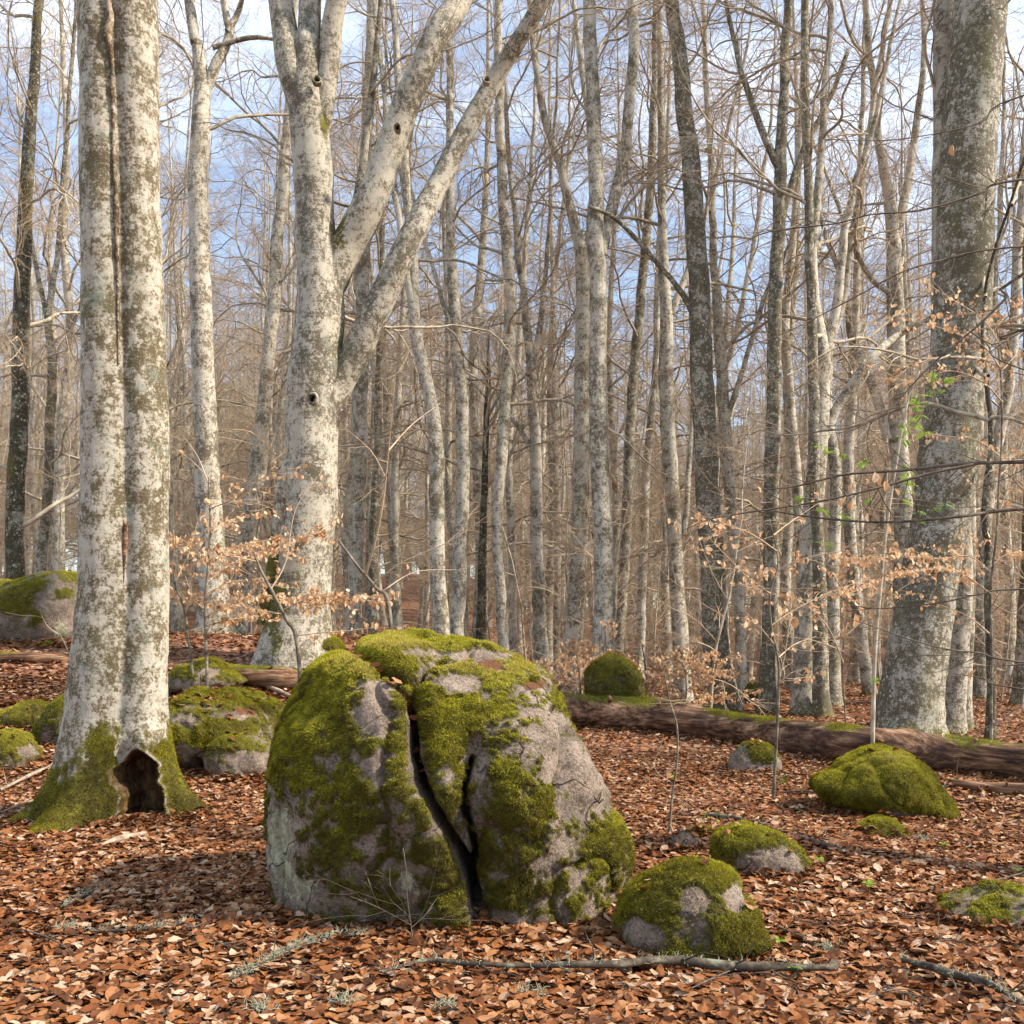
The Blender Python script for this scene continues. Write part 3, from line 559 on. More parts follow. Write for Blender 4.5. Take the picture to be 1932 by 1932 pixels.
rock('rock_ledge', [(290, 1400), (300, 1345), (340, 1318), (420, 1308), (490, 1320), (530, 1342), (540, 1390), (520, 1420), (430, 1440), (340, 1440)],
     'broad low ledge with moss, leaves and grey edges between twin trunk and boulder', sub=7, Yc=11.8, depth=1.0, moss=0.12, seed=19, dens=17000, fl=0.024, rough=0.09, sink=False, mscale=2.4, e2=0.9,
     bl=[(430, 1312, 90, 20, .7), (350, 1360, 26, 16, -.6), (440, 1350, 60, 8, -.5), (400, 1385, 60, 20, .7), (480, 1370, 40, 16, .4), (380, 1335, 40, 6, -.7)], dry=[(470, 1340, 50, 14, .7)], leaves=150)
rock('mossy_rock', [(385, 1430), (400, 1400), (440, 1384), (490, 1395), (522, 1425), (515, 1455), (450, 1468), (395, 1455)], 'rounded brown grey stone with green cap below the mossy ledge', moss=-0.15, seed=21, dens=22000, rough=0.06, bl=[(430, 1400, 40, 14, .9), (480, 1410, 30, 8, .5)])
rock('mossy_rock', [(315, 1298), (325, 1268), (370, 1256), (430, 1264), (462, 1288), (440, 1302), (350, 1306)], 'mossy rock above the ledge right behind the twin trunk', moss=0.12, seed=22, dens=14000, fl=0.024, rough=0.08, Yc=13.4, depth=0.5, sink=False, bl=[(400, 1268, 20, 8, -1)])
rock('mossy_rock', [(1105, 1310), (1112, 1262), (1135, 1240), (1170, 1237), (1195, 1262), (1215, 1300), (1215, 1330), (1110, 1330)], 'tall mossy rock behind the thin end of the fallen log', moss=0.45, seed=23, dens=7000, fl=0.035, Yc=19.0, depth=0.5, tone=-0.1)
rock('mossy_rock', [(1398, 1312), (1405, 1295), (1425, 1289), (1442, 1300), (1440, 1316)], 'small dark mossy stump between far trunks', moss=0.4, seed=24, dens=5000, fl=0.03, Yc=25.0, depth=0.25, sub=5, tone=-0.15)
rock('mossy_stump', [(1215, 1375), (1218, 1352), (1238, 1352), (1242, 1376)], 'little green stump at the near side of the fallen log', moss=0.5, seed=25, dens=20000, sub=5, e1=0.5)
rock('moss_slab', [(1300, 1575), (1320, 1564), (1350, 1568), (1350, 1580), (1320, 1584)], 'tiny moss cushion beside the low half pink rock', moss=0.8, seed=26, dens=30000, sub=4)
rock('grey_stone', [(1256, 1600), (1262, 1578), (1290, 1568), (1312, 1582), (1315, 1600), (1285, 1608)], 'small grey stone under the bleached forked stick', moss=-0.6, seed=27, dens=20000, sub=5)
rock('mossy_rock', [(560, 1232), (580, 1205), (620, 1200), (650, 1222), (640, 1240), (580, 1244)], 'mossy stone at the foot of the forked beech behind the boulder', moss=0.3, Yc=14.6, depth=0.4, seed=28, dens=12000, fl=0.03, sink=False, sub=5)
rock('mossy_rock', [(120, 1240), (60, 1238), (55, 1226), (72, 1218), (95, 1226)], 'little moss cushion on the dark log below the pink boulder', moss=0.8, Yc=15.6, depth=0.2, seed=29, dens=12000, fl=0.03, sink=False, sub=4)

def log(name, rows, label, seed=1, sides=40, moss_top=0.4, mat=logm, cat='log', rough=0.17, sq=0.85, moss_dens=9000):
    """rows (px, top y, bottom y): bottom rests on the ground there"""
    pts = []
    for px, yt, yb in rows:
        Y = at_ground(px, yb); r = (yb - yt) / F * Y / 2; pts.append([*P(px, (yt + yb) / 2, Y + r * 0.7), r])
    s = smooth_path(pts, 0.05); c = s[:, :3]; V, Q = tubes(c[None], s[None, :, 3], sides); C = np.repeat(c, sides, 0); d = V - C
    la = math.atan2(c[-1, 1] - c[0, 1], c[-1, 0] - c[0, 0]); RL = np.array(Matrix.Rotation(la, 3, 'Z')); W = (V - c[0]) @ RL
    k = 1 + rough * fbm(W * np.array([0.9, 3.2, 3.2]) + seed, 4, seed, 0.55) * 1.5 + 0.05 * fbm(W * np.array([1.6, 18, 18]), 3, 2) - 0.10 * sst(0.12, 0.3, fbm(W * np.array([0.7, 4, 4]) + 9, 3, 77))
    V = C + d * k[:, None]; n = len(c)
    V = np.vstack([V, c[:1], c[-1:]]); j = np.arange(sides); a = n * sides
    Tc = np.vstack([np.stack([(j + 1) % sides, j, np.full(sides, a)], 1), np.stack([(n - 1) * sides + j, (n - 1) * sides + (j + 1) % sides, np.full(sides, a + 1)], 1)])
    V[:, 2] -= 0.0; up = nrm(V - np.vstack([C, c[:1], c[-1:]])) [:, 2]; m = np.clip(moss_top + 0.9 * (up - 0.75) + fbm(V * 1.5 + seed, 3, seed) * 0.7, 0, 1) * (up > 0.2)
    org = np.array([*c[len(c) // 2][:2], gz(*c[len(c) // 2][:2])]); t = thing(name, org, label, cat)
    wo = link('wood', mesh('wood', (V - org) @ RL, [Tc, Q], [mat], attrs={'moss': m}), t); wo.rotation_euler = (0, 0, la)
    for q in s[::7]: BANKS.append((q[0], q[1], q[3] * 1.15, q[3] * 1.15))
    g = np.random.default_rng(seed)
    for q in s[g.integers(8, len(s) - 8, 3 if len(s) > 60 else 1)]:   # broken branch stubs
        dv = np.array([g.normal(0, .3), -0.6, 0.7]); e = q[:3] + dv * (q[3] * 1.45)
        v_, f_, _ = limb([[*q[:3], q[3] * .22], [*((q[:3] + e) / 2), q[3] * .18], [*e, q[3] * .12]], 8, 0.04, 0.3, seed=seed); link('branch_stub', mesh('branch_stub', v_ - org, f_[::-1], [mat]), t)
    T = np.vstack([Q[:, :3], Q[:, [0, 2, 3]]]); moss_part(t, org, V, T, m, moss_dens, 0.022, 0.006, seed, 0.05)
    return t, org
log('fallen_log', [(1040, 1305, 1368), (1150, 1312, 1376), (1280, 1325, 1390), (1400, 1346, 1408), (1520, 1360, 1428), (1640, 1370, 1446), (1760, 1382, 1462), (1880, 1400, 1472), (2000, 1412, 1490), (2150, 1425, 1510)], 'long rotting fallen trunk crossing behind the mossy rocks at right', 3, moss_top=0.34)
log('rotten_log', [(1790, 1468, 1492), (1860, 1472, 1500), (1932, 1476, 1505), (2000, 1480, 1510)], 'short crumbling red brown wood in front of the fallen log at the right edge', 5, 20, 0.2, rough=0.25)
log('rotten_log', [(425, 1252, 1290), (480, 1256, 1298), (530, 1260, 1302), (590, 1266, 1305)], 'dark rotten mossy log between the ledge and the boulder left shoulder', 6, 24, 0.35, rough=0.25)
log('rotten_log', [(0, 1232, 1250), (70, 1232, 1252), (140, 1230, 1250), (200, 1230, 1250)], 'dark decaying log lying below the pink boulder', 7, 20, 0.1, rough=0.25)

mb = []
for a in ((54000, 3.6, 8.0, True, 1), (70000, 8.0, 14.0, False, 2), (74000, 14.0, 36.0, False, 3, 0.05, 0.07, 0.13)):
    mb.append(litter(*a))
r_ = np.random.default_rng(8)
q = np.vstack(ONROCK); n = len(q); mb.append(scatter_leaves(q, r_.uniform(0, 6.283, n), r_.normal(0, .3, n), r_.normal(0, .3, n), r_.uniform(.05, .085, n), r_.uniform(-.6, .6, n), r_.normal(0, .6, n), r_.beta(1.5, 2, n), True))
for cx, cy, rx, ry in BANKS:   # leaves drifted against the foot of every stone
    n = int(420 * (rx + ry) * 2) if cy < 13 else int(120 * (rx + ry) * 2)
    an = r_.uniform(0, 6.283, n); q = 1 + r_.exponential(0.09, n) * np.where(rx > .4, 1, 1.5) - 0.05; x = cx + np.cos(an) * rx * q; y = cy + np.sin(an) * ry * q; z = ground(x, y) + 0.015 + 0.075 * np.exp(-(q - 0.95) / 0.10) * r_.random(n)
    tn = np.clip(r_.beta(1.5, 2.0, n), 0, 1); mb.append(scatter_leaves(np.stack([x, y, z], 1), r_.uniform(0, 6.283, n), r_.normal(0, .4, n), r_.normal(0, .4, n), r_.uniform(.05, .09, n), r_.uniform(-.6, .6, n), r_.normal(0, .6, n), tn, cy < 10))
off = 0; Vs = []; Fs = []; Ts = []
for v_, f_, t_ in mb: Vs.append(v_); Fs.append(f_ + off); Ts.append(t_); off += len(v_)
lo = link('leaf_litter', mesh('leaf_litter', np.vstack(Vs), [np.vstack(Fs)], [litter_m], smooth=False, attrs={'tone': np.concatenate(Ts)}))
tag(lo, 'carpet of fallen rust and tan beech leaves over the forest floor', 'leaf litter', kind='stuff')


# ------------------------------------------------------------------ twin trunk beech (left)
def twin_tree():
    Y0 = 9.0; zof = lambda py: CAMH - (py - HY) / F * Y0; xof = lambda px: (px - 966) / F * Y0
    ys = [-900, -300, 0, 300, 600, 900, 1100, 1250, 1350, 1420, 1500, 1580]
    Lx = [165, 150, 145, 148, 153, 150, 147, 131, 121, 113, 108, 105]; Sx = [222, 222, 226, 235, 241, 247, 248, 241, 235, 240, 240, 240]; Rx = [285, 292, 300, 306, 316, 323, 324, 320, 319, 322, 326, 328]
    n = 420; py = np.linspace(1600, -900, n); py = np.r_[np.linspace(1590, 1330, 150), np.linspace(1328, -900, 300)]; n = len(py)
    L_, S_, R_ = (xof(np.interp(py, ys, a)) for a in ([l + 4 for l in Lx], Sx, [r - 5 for r in Rx])); z = zof(py)
    sides = 180; a = np.arange(sides) * 2 * np.pi / sides; ca, sa = np.cos(a)[None], np.sin(a)[None]
    rl = (S_ - L_) / 2; rr = (R_ - S_) / 2
    def hit(cx, r):  # ray from the seam point against a circle centred at (cx,0)
        cx, r = cx[:, None], r[:, None]; b = cx * ca; dsc = b * b - (cx * cx - r * r); return np.where(dsc > 0, b + np.sqrt(np.maximum(dsc, 0)), 0)
    h1 = hit(-rl * 0.78, rl * 1.19); h2 = hit(rr * 0.78, rr * 1.19); base = 0.50 * np.minimum(rl, rr)[:, None]
    k = 55.0; rad = np.log(np.exp(k * h1) + np.exp(k * h2) + np.exp(k * base)) / k
    rad = np.minimum(rad, np.maximum(np.maximum(h1, h2), base) + 0.012)
    zz = z[:, None] * np.ones((1, sides)); g0 = gz(xof(235), Y0); h = np.maximum(zz - g0, -0.1)
    def lobe(deg, wd): d = (a - R(deg) + np.pi) % (2 * np.pi) - np.pi; return np.exp(-(d / R(wd)) ** 2)[None]
    fl = np.exp(-np.maximum(h, 0) / 0.26)
    rad = rad + fl * (1 + 0.22 * np.cos(a * 11 + 0.8) * np.exp(-np.maximum(h, 0) / 0.5)) * (0.34 * lobe(200, 12) + 0.52 * lobe(241, 13) + 0.18 * lobe(220, 9) + 0.10 * lobe(262, 10) + 0.26 * lobe(318, 11) + 0.42 * lobe(352, 15) + 0.3 * lobe(30, 18) + 0.35 * lobe(90, 20) + 0.35 * lobe(150, 20)) \
        + 0.02 * np.exp(-np.maximum(h, 0) / 0.8)
    X = S_[:, None] + rad * ca; Yv = Y0 + 0.0 * S_[:, None] + rad * sa * 1.05
    V = np.stack([X, Yv, zz], -1).reshape(-1, 3)
    idx = np.arange(n * sides).reshape(n, sides); A, B = idx[:-1], idx[1:]
    Q = np.stack([A, np.roll(A, -1, 1), np.roll(B, -1, 1), B], -1).reshape(-1, 4)
    dn = np.stack([np.broadcast_to(ca, rad.shape), np.broadcast_to(sa, rad.shape), np.zeros_like(rad)], -1).reshape(-1, 3)
    hh = h.ravel(); V = V + dn * (fbm(V * 2.2, 4, 51) * 0.020 + fbm(V * 9, 3, 52) * 0.006 + np.exp(-hh / 0.4) * fbm(V * np.array([9, 9, 2.2]), 4, 53) * 0.06)[:, None]
    px, pyv = pxy(V); fr = (V[:, 1] < Y0)
    # burl over the hollow
    bu = blobs(px, pyv, [(287, 1395, 42, 26, 1.0)]) * fr; V[:, 1] -= bu * 0.11
    bl_ = blobs(px, pyv, [(215, 1400, 30, 24, 1.0)]) * fr; V[:, 1] -= bl_ * 0.05
    # hollow: an arched opening that runs back into the stem
    cx, w_ = 266 + 7 * np.sin(pyv / 17 + .6), 41 - 9 * fbm(np.stack([pyv / 18, px * 0 + (px > 266) * 7.7, px * 0], 1), 3, 6) * 1.6
    top = 1420 + 26 * np.abs((px - cx) / w_) ** 3 + 8 * np.sin(px / 11)
    e = np.minimum((w_ - np.abs(px - cx)) / 9.0, (pyv - top) / 9.0); ho = np.clip(e, 0, 1) * fr
    ho = ho * ho * (3 - 2 * ho)
    V[:, 1] = V[:, 1] * (1 - ho) + (Y0 + 0.16 + 0.06 * fbm(V * 9, 3, 8)) * ho
    rim = np.exp(-((e + 0.4) / 0.7) ** 2) * fr * (pyv > 1395); V[:, 1] -= rim * 0.025
    mo = 0.5 + (np.interp(px, [60, 130, 190, 225, 250, 300, 325, 350, 420], [1480, 1440, 1350, 1385, 1420, 1400, 1335, 1380, 1480]) * -1 + pyv) / 85 + fbm(V * 7, 4, 54) * 0.7 + fbm(V * np.array([24, 24, 8]), 3, 55) * 0.5
    mo = np.clip(mo, 0, 1) * (1 - np.clip(ho * 1.5 + rim * 0.6, 0, 1)); mo = mo * np.where(blobs(px, pyv, [(232, 1420, 14, 24, 1)]) > 0.4, 0.3, 1)
    org = np.array([xof(235), Y0, g0])
    t = thing('twin_beech', org, 'thick grey beech of two fused stems with mossy roots and hollow at its foot', 'tree')
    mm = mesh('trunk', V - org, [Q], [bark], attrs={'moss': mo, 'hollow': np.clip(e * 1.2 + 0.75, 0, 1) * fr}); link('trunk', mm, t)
    T = np.vstack([Q[:, :3], Q[:, [0, 2, 3]]]); T = T[(V[T].mean(1)[:, 2] < g0 + 1.3)]
    keep = V[T].mean(1)[:, 1] < Y0 + 0.2
    moss_part(t, org, V, T[keep], mo, 26000, 0.017, 0.0045, 7, -0.12)
    # raised scar ridge along the upper seam, ragged split lower down
    rp = []
    for yy, xx, ww in ((-300, 219, 5), (0, 222, 10), (60, 226, 12), (95, 221, 15), (140, 229, 8), (220, 231, 7), (300, 232, 6), (400, 237, 7), (450, 238, 8), (520, 239, 5), (700, 241, 2)):
        j = np.interp(zof(yy), z[::-1], S_[::-1]); rp.append([xof(xx), Y0 - 0.21, zof(yy), ww / F * Y0 * 0.5])
    v, f, _ = limb(rp, 10, 0.035, 0.35, seed=3); link('bark_scar', mesh('bark_scar', v - org, [x for x in f][::-1], [bark_mat('scar_bark', dark=(0.06, 0.035, 0.018), mid=(0.17, 0.11, 0.06), pale=(0.30, 0.24, 0.17), bal=-0.04)]), t)
    rp = [[xof(xx), Y0 - 0.20, zof(yy), ww / F * Y0 * 0.5] for yy, xx, ww in ((985, 250, 2), (1005, 254, 8), (1040, 252, 8), (1070, 250, 5), (1110, 249, 2))]
    v, f, _ = limb(rp, 8, 0.02, 0.7, seed=9); link('bark_scar', mesh('bark_scar', v - org, f[::-1], [logm]), t)
    return t, org
TWIN, TWO = twin_tree()

# ------------------------------------------------------------------ bare crown branches (shared meshes)
def branch_geo(seed, Ln=5.0, r=0.042, dense=1.0):
    """a whole beech bough along +X rising a little; returns list of (V, Q, matidx)"""
    g = np.random.default_rng(seed); o = []
    p1, r1 = grow(np.zeros((1, 3)), np.array([[1, 0, 0.35]]), np.array([Ln]), np.array([r]), np.array([r * 0.20]), 18, 0.17, 0.06, g)
    V, Q = tubes(p1, r1, 6); o.append((V, Q, 0))
    a = kids(p1, r1, 9, 0.14, 0.98, 0.7, 0.55, 0.52, g, 0.3); p2, r2 = grow(a[0], a[1], a[2], a[3], a[3] * 0.25, 10, 0.19, 0.055, g)
    V, Q = tubes(p2, r2, 4); o.append((V, Q, 0))
    a = kids(p2, r2, int(8 * dense), 0.1, 0.98, 0.75, 0.48, 0.5, g, 0.4); p3, r3 = grow(a[0], a[1], a[2], a[3], np.maximum(a[3] * 0.35, 0.0018), 6, 0.2, 0.04, g)
    V, Q = tubes(p3, r3, 3); o.append((V, Q, 1))
    a = kids(p3, r3, int(7 * dense), 0.1, 1.0, 0.7, 0.55, 0.6, g, 0.4); p4, r4 = grow(a[0], a[1], a[2], a[3], np.full(len(a[3]), 0.0012), 3, 0.2, 0.03, g)
    V, Q = tubes(p4, r4, 3); o.append((V, Q, 1))
    return o
BR = []
for s in range(7):
    b = MB()
    for V, Q, mi in branch_geo(100 + s): b.add(V, [Q], mi)
    BR.append(b.mesh('branch', [limbm, twig]))
BRG = [branch_geo(200 + s, 5.0, 0.042, 0.9) for s in range(5)]
UP = Vector((0, 0, 1))
def rotm(yaw, pitch, roll=0.0):
    return (Euler((0, 0, yaw)).to_matrix() @ Euler((0, -pitch, 0)).to_matrix() @ Euler((roll, 0, 0)).to_matrix())
BRN = [0]
def put_branches(t, org, path, nb, z0, z1, rng, s0=0.7, s1=1.15, pit=(0.55, 1.0), side=None):
    """boughs on a trunk path (rows x,y,z,r); each is a part sharing one of a few meshes"""
    path = np.asarray(path); o_ = np.argsort(path[:, 2]); path = path[o_]
    for k in range(nb):
        z = z0 + (z1 - z0) * (k + rng.random()) / nb; c = [float(np.interp(z, path[:, 2], path[:, j])) for j in range(4)]
        yaw = k * 2.4 + rng.random() * 0.8 if side is None else side + rng.normal(0, 0.4)
        o = link('branch', BR[BRN[0] % len(BR)], t); BRN[0] += 1
        sc_ = (s0 + (s1 - s0) * rng.random()) * (1.0 - 0.35 * (z - z0) / max(z1 - z0, 0.1)); u = (z - z0) / max(z1 - z0, .1)
        o.matrix_local = Matrix.Translation(Vector((c[0], c[1], z)) - Vector(org)) @ rotm(yaw, pit[0] + (pit[1] - pit[0]) * u + rng.normal(0, 0.1), rng.random() * 6).to_4x4() @ Matrix.Scale(sc_, 4)

def tree(name, rows, Yd, label, group=None, mat=None, forks=(), nb=9, zb=None, flare=0.5, seed=1, top=24.0, moss=0.0, sides=14, cat='tree', s0=0.75, s1=1.2, wig=0.03, base=None, stubs=(), mossfn=None):
    """rows: (py, px, width px) from the foot up"""
    rg = np.random.default_rng(seed); path = [[*P(px, py, Yd), w_ / F * Yd / 2] for py, px, w_ in rows]
    x0 = path[0][0]; g0 = gz(x0, Yd); 
    if path[0][2] > g0 + 0.02: path.insert(0, [x0, Yd, g0 - 0.05, path[0][3] * 1.05])
    else: path[0][2] = g0 - 0.05
    path[0][2] = g0 - 0.05
    l = path[-1]; d = (np.array(l[:3]) - np.array(path[-2][:3])); d = d / np.linalg.norm(d)
    if l[2] < top * 0.95 and d[2] > 0.3:
        h = top - l[2]; path.append([l[0] + d[0] * h * 0.35, Yd + rg.normal(0, 0.3), l[2] + h * 0.5, l[3] * 0.6]); path.append([l[0] + d[0] * h * 0.5, Yd + rg.normal(0, 0.5), top, 0.02])
    org = np.array([x0, Yd, g0]); t = thing(name, org, label, cat, group); b = MB()
    mf = mossfn or (lambda V: np.clip(moss * (0.5 + 0.9 * fbm(V * 3 + seed, 3, 5)) + (0.75 * np.exp(-(V[:, 2] - g0).clip(0) / 0.35) - 0.1), 0, 1))
    V, f, at = limb(path, sides, 0.16, 0.07, flare, seed, wig=wig, mossf=mf); b.add(V, f, 0, at)
    paths = [path]
    for fk in forks:
        fp = [[*P(px, py, Yd), w_ / F * Yd / 2] for py, px, w_ in fk]; l = fp[-1]; d = (np.array(l[:3]) - np.array(fp[-2][:3])); d = d / np.linalg.norm(d)
        for i in range(1, len(fp)): fp[i][1] += 0.05 * i * rg.normal()
        if l[3] > 0.045 and d[2] > 0.4: fp.append([l[0] + d[0] * 3, l[1] + rg.normal(0, 0.5), l[2] + d[2] * 4, l[3] * 0.55]); fp.append([l[0] + d[0] * 5 , l[1] + rg.normal(0, 0.8), l[2] + 8, 0.02])
        V, f, at = limb(fp, 12, 0.14, 0.07, 0, seed + 5, wig=wig, mossf=mossfn or (lambda V: np.zeros(len(V)) + 0.0)); b.add(V, f, 0, at); paths.append(fp)
    link('trunk', b.mesh('trunk', [mat or bark], org, 'moss'), t)
    zb = zb if zb is not None else (g0 + 6, top - 1)
    zl = CAMH + HY / F * Yd + 1.5; nb = max(3, int(nb * min(1.0, (min(zb[1], zl) - zb[0]) / max(zb[1] - zb[0], 1)) + 1)) if zb[0] < zl else 3; zb = (zb[0], min(zb[1], zl)) if zb[0] < zl - 2 else (zl - 2, zl + 1)
    if nb: put_branches(t, org, path, nb, zb[0], zb[1], rg, s0, s1)
    for fp in paths[1:]:
        if fp[-1][2] - fp[0][2] > 3: put_branches(t, org, fp, 4, fp[0][2] + 0.4 * (fp[-1][2] - fp[0][2]), fp[-1][2], rg, 0.4, 0.75, (0.5, 1.1))
    for st in stubs:   # short broken side limbs
        sp = [[*P(px, py, Yd - 0.05), w_ / F * Yd / 2] for py, px, w_ in st]; V, f, at = limb(sp, 8, 0.08, 0.12, 0, seed + 9)
        link('limb_stub', mesh('limb_stub', V - org, f[::-1], [mat or bark]), t)
    return t, org, paths
put_branches(TWIN, TWO, [[TWO[0], 9, 0, .4], [TWO[0], 9, 12, .3]], 4, 9.0, 11.0, np.random.default_rng(5))

# the forked beech behind the boulder
def knot_hole(t, org, px, py, Y, r_px, tilt=0.0):
    c = P(px, py, Y); r = r_px / F * Y * 0.85; 
    a = np.arange(16) * 2 * np.pi / 16; ring = []
    for rr_, dy in ((1.25, 0.06), (1.3, -0.02), (1.05, -0.05), (0.75, -0.035), (0.65, 0.05)):
        ring.append(np.stack([c[0] + np.cos(a) * r * rr_ * (1 + .12 * np.sin(2 * a + px)), np.full(16, c[1] + dy) + 0.02 * np.sin(a + py), c[2] + np.sin(a) * r * rr_ * (1.1 + .12 * np.cos(3 * a + py))], 1))
    V = np.vstack(ring); i = np.arange(80).reshape(5, 16); Q = np.stack([i[:-1], np.roll(i[:-1], -1, 1), np.roll(i[1:], -1, 1), i[1:]], -1).reshape(-1, 4)
    o = link('knot_rim', mesh('knot_rim', V - org, [Q], [bark]), t)
    V2 = np.vstack([ring[4], [[c[0], c[1] + 0.05, c[2]]]]); T2 = np.stack([np.arange(16), (np.arange(16) + 1) % 16, np.full(16, 16)], 1)
    link('knot_shade_disc', mesh('knot_shade_disc', V2 - org, [T2], [hole]), t)  # flat near-black disc, the shade inside the hole put into its colour
def fork_moss(V):
    px, py = pxy(V); m = blobs(px, py, [(512, 1060, 28, 130, .55), (505, 1170, 50, 60, .6), (560, 1120, 14, 50, .3), (612, 1180, 16, 60, .45), (622, 900, 8, 50, .5), (640, 440, 16, 34, .8), (612, 230, 9, 40, .6), (545, 880, 12, 60, .4), (592, 760, 16, 12, .6)])
    return np.clip(m + fbm(V * 5, 4, 5, .7) * 0.9 * (m > 0.02), 0, 1)
T5, O5, _ = tree('forked_beech', [(1225, 560, 140), (1150, 568, 112), (1050, 578, 100), (900, 588, 98), (750, 588, 96), (600, 602, 92), (450, 597, 76), (300, 588, 74), (170, 578, 70), (110, 580, 56), (60, 583, 46), (0, 585, 40)], 14.5,
     'massive pale beech forking into leaning limbs behind the boulder', mat=bark_pale, nb=5, flare=0.12, seed=11, sides=32, wig=0.03, mossfn=fork_moss, zb=(12, 20),
     forks=[[(560, 612, 60), (470, 650, 64), (380, 700, 60), (230, 757, 54), (80, 826, 50), (-20, 872, 46), (-200, 960, 36)],
            [(980, 590, 60), (880, 592, 60), (790, 602, 62), (715, 640, 60), (600, 705, 54), (460, 772, 48), (330, 830, 42), (150, 920, 36), (0, 1028, 30), (-160, 1110, 24)],
            [(240, 575, 40), (130, 550, 50), (0, 528, 46), (-150, 500, 36)],
            [(260, 600, 40), (150, 618, 44), (50, 632, 40), (-100, 655, 34)],
            [(1180, 500, 34), (1050, 520, 30), (900, 545, 34), (800, 572, 30)]])
knot_hole(T5, O5, 598, 152, 14.15, 8); knot_hole(T5, O5, 750, 242, 14.1, 6); knot_hole(T5, O5, 918, 152, 14.15, 7); knot_hole(T5, O5, 590, 752, 14.0, 10)

# right-hand pair
T6, O6, _ = tree('grey_beech', [(1390, 1714, 120), (1300, 1720, 112), (1200, 1735, 108), (1100, 1752, 104), (900, 1786, 106), (600, 1815, 104), (300, 1826, 98), (0, 1850, 94), (-200, 1860, 88)], 16.4,
     'thick dark grey leaning beech at the right, the nearest trunk there', mat=bark_grey, nb=5, seed=13, sides=28, flare=0.30, wig=0.02, zb=(12, 20), moss=0.22)
T7, O7, _ = tree('pale_beech', [(1390, 1794, 52), (1300, 1800, 46), (1100, 1812, 46), (900, 1800, 50), (600, 1785, 52), (300, 1786, 50), (0, 1787, 48)], 17.2,
     'pale smooth beech standing close behind the thick dark grey leaning one', mat=bark_pale, nb=5, seed=14, sides=18, flare=0.25, wig=0.02, zb=(12, 20))
tree('pale_beech', [(1388, 1818, 26), (1200, 1826, 22), (1000, 1830, 20), (800, 1832, 18)], 17.8, 'slim pale stem touching the right side of the pale smooth beech', mat=bark_pale, nb=4, seed=15, sides=10, top=15)

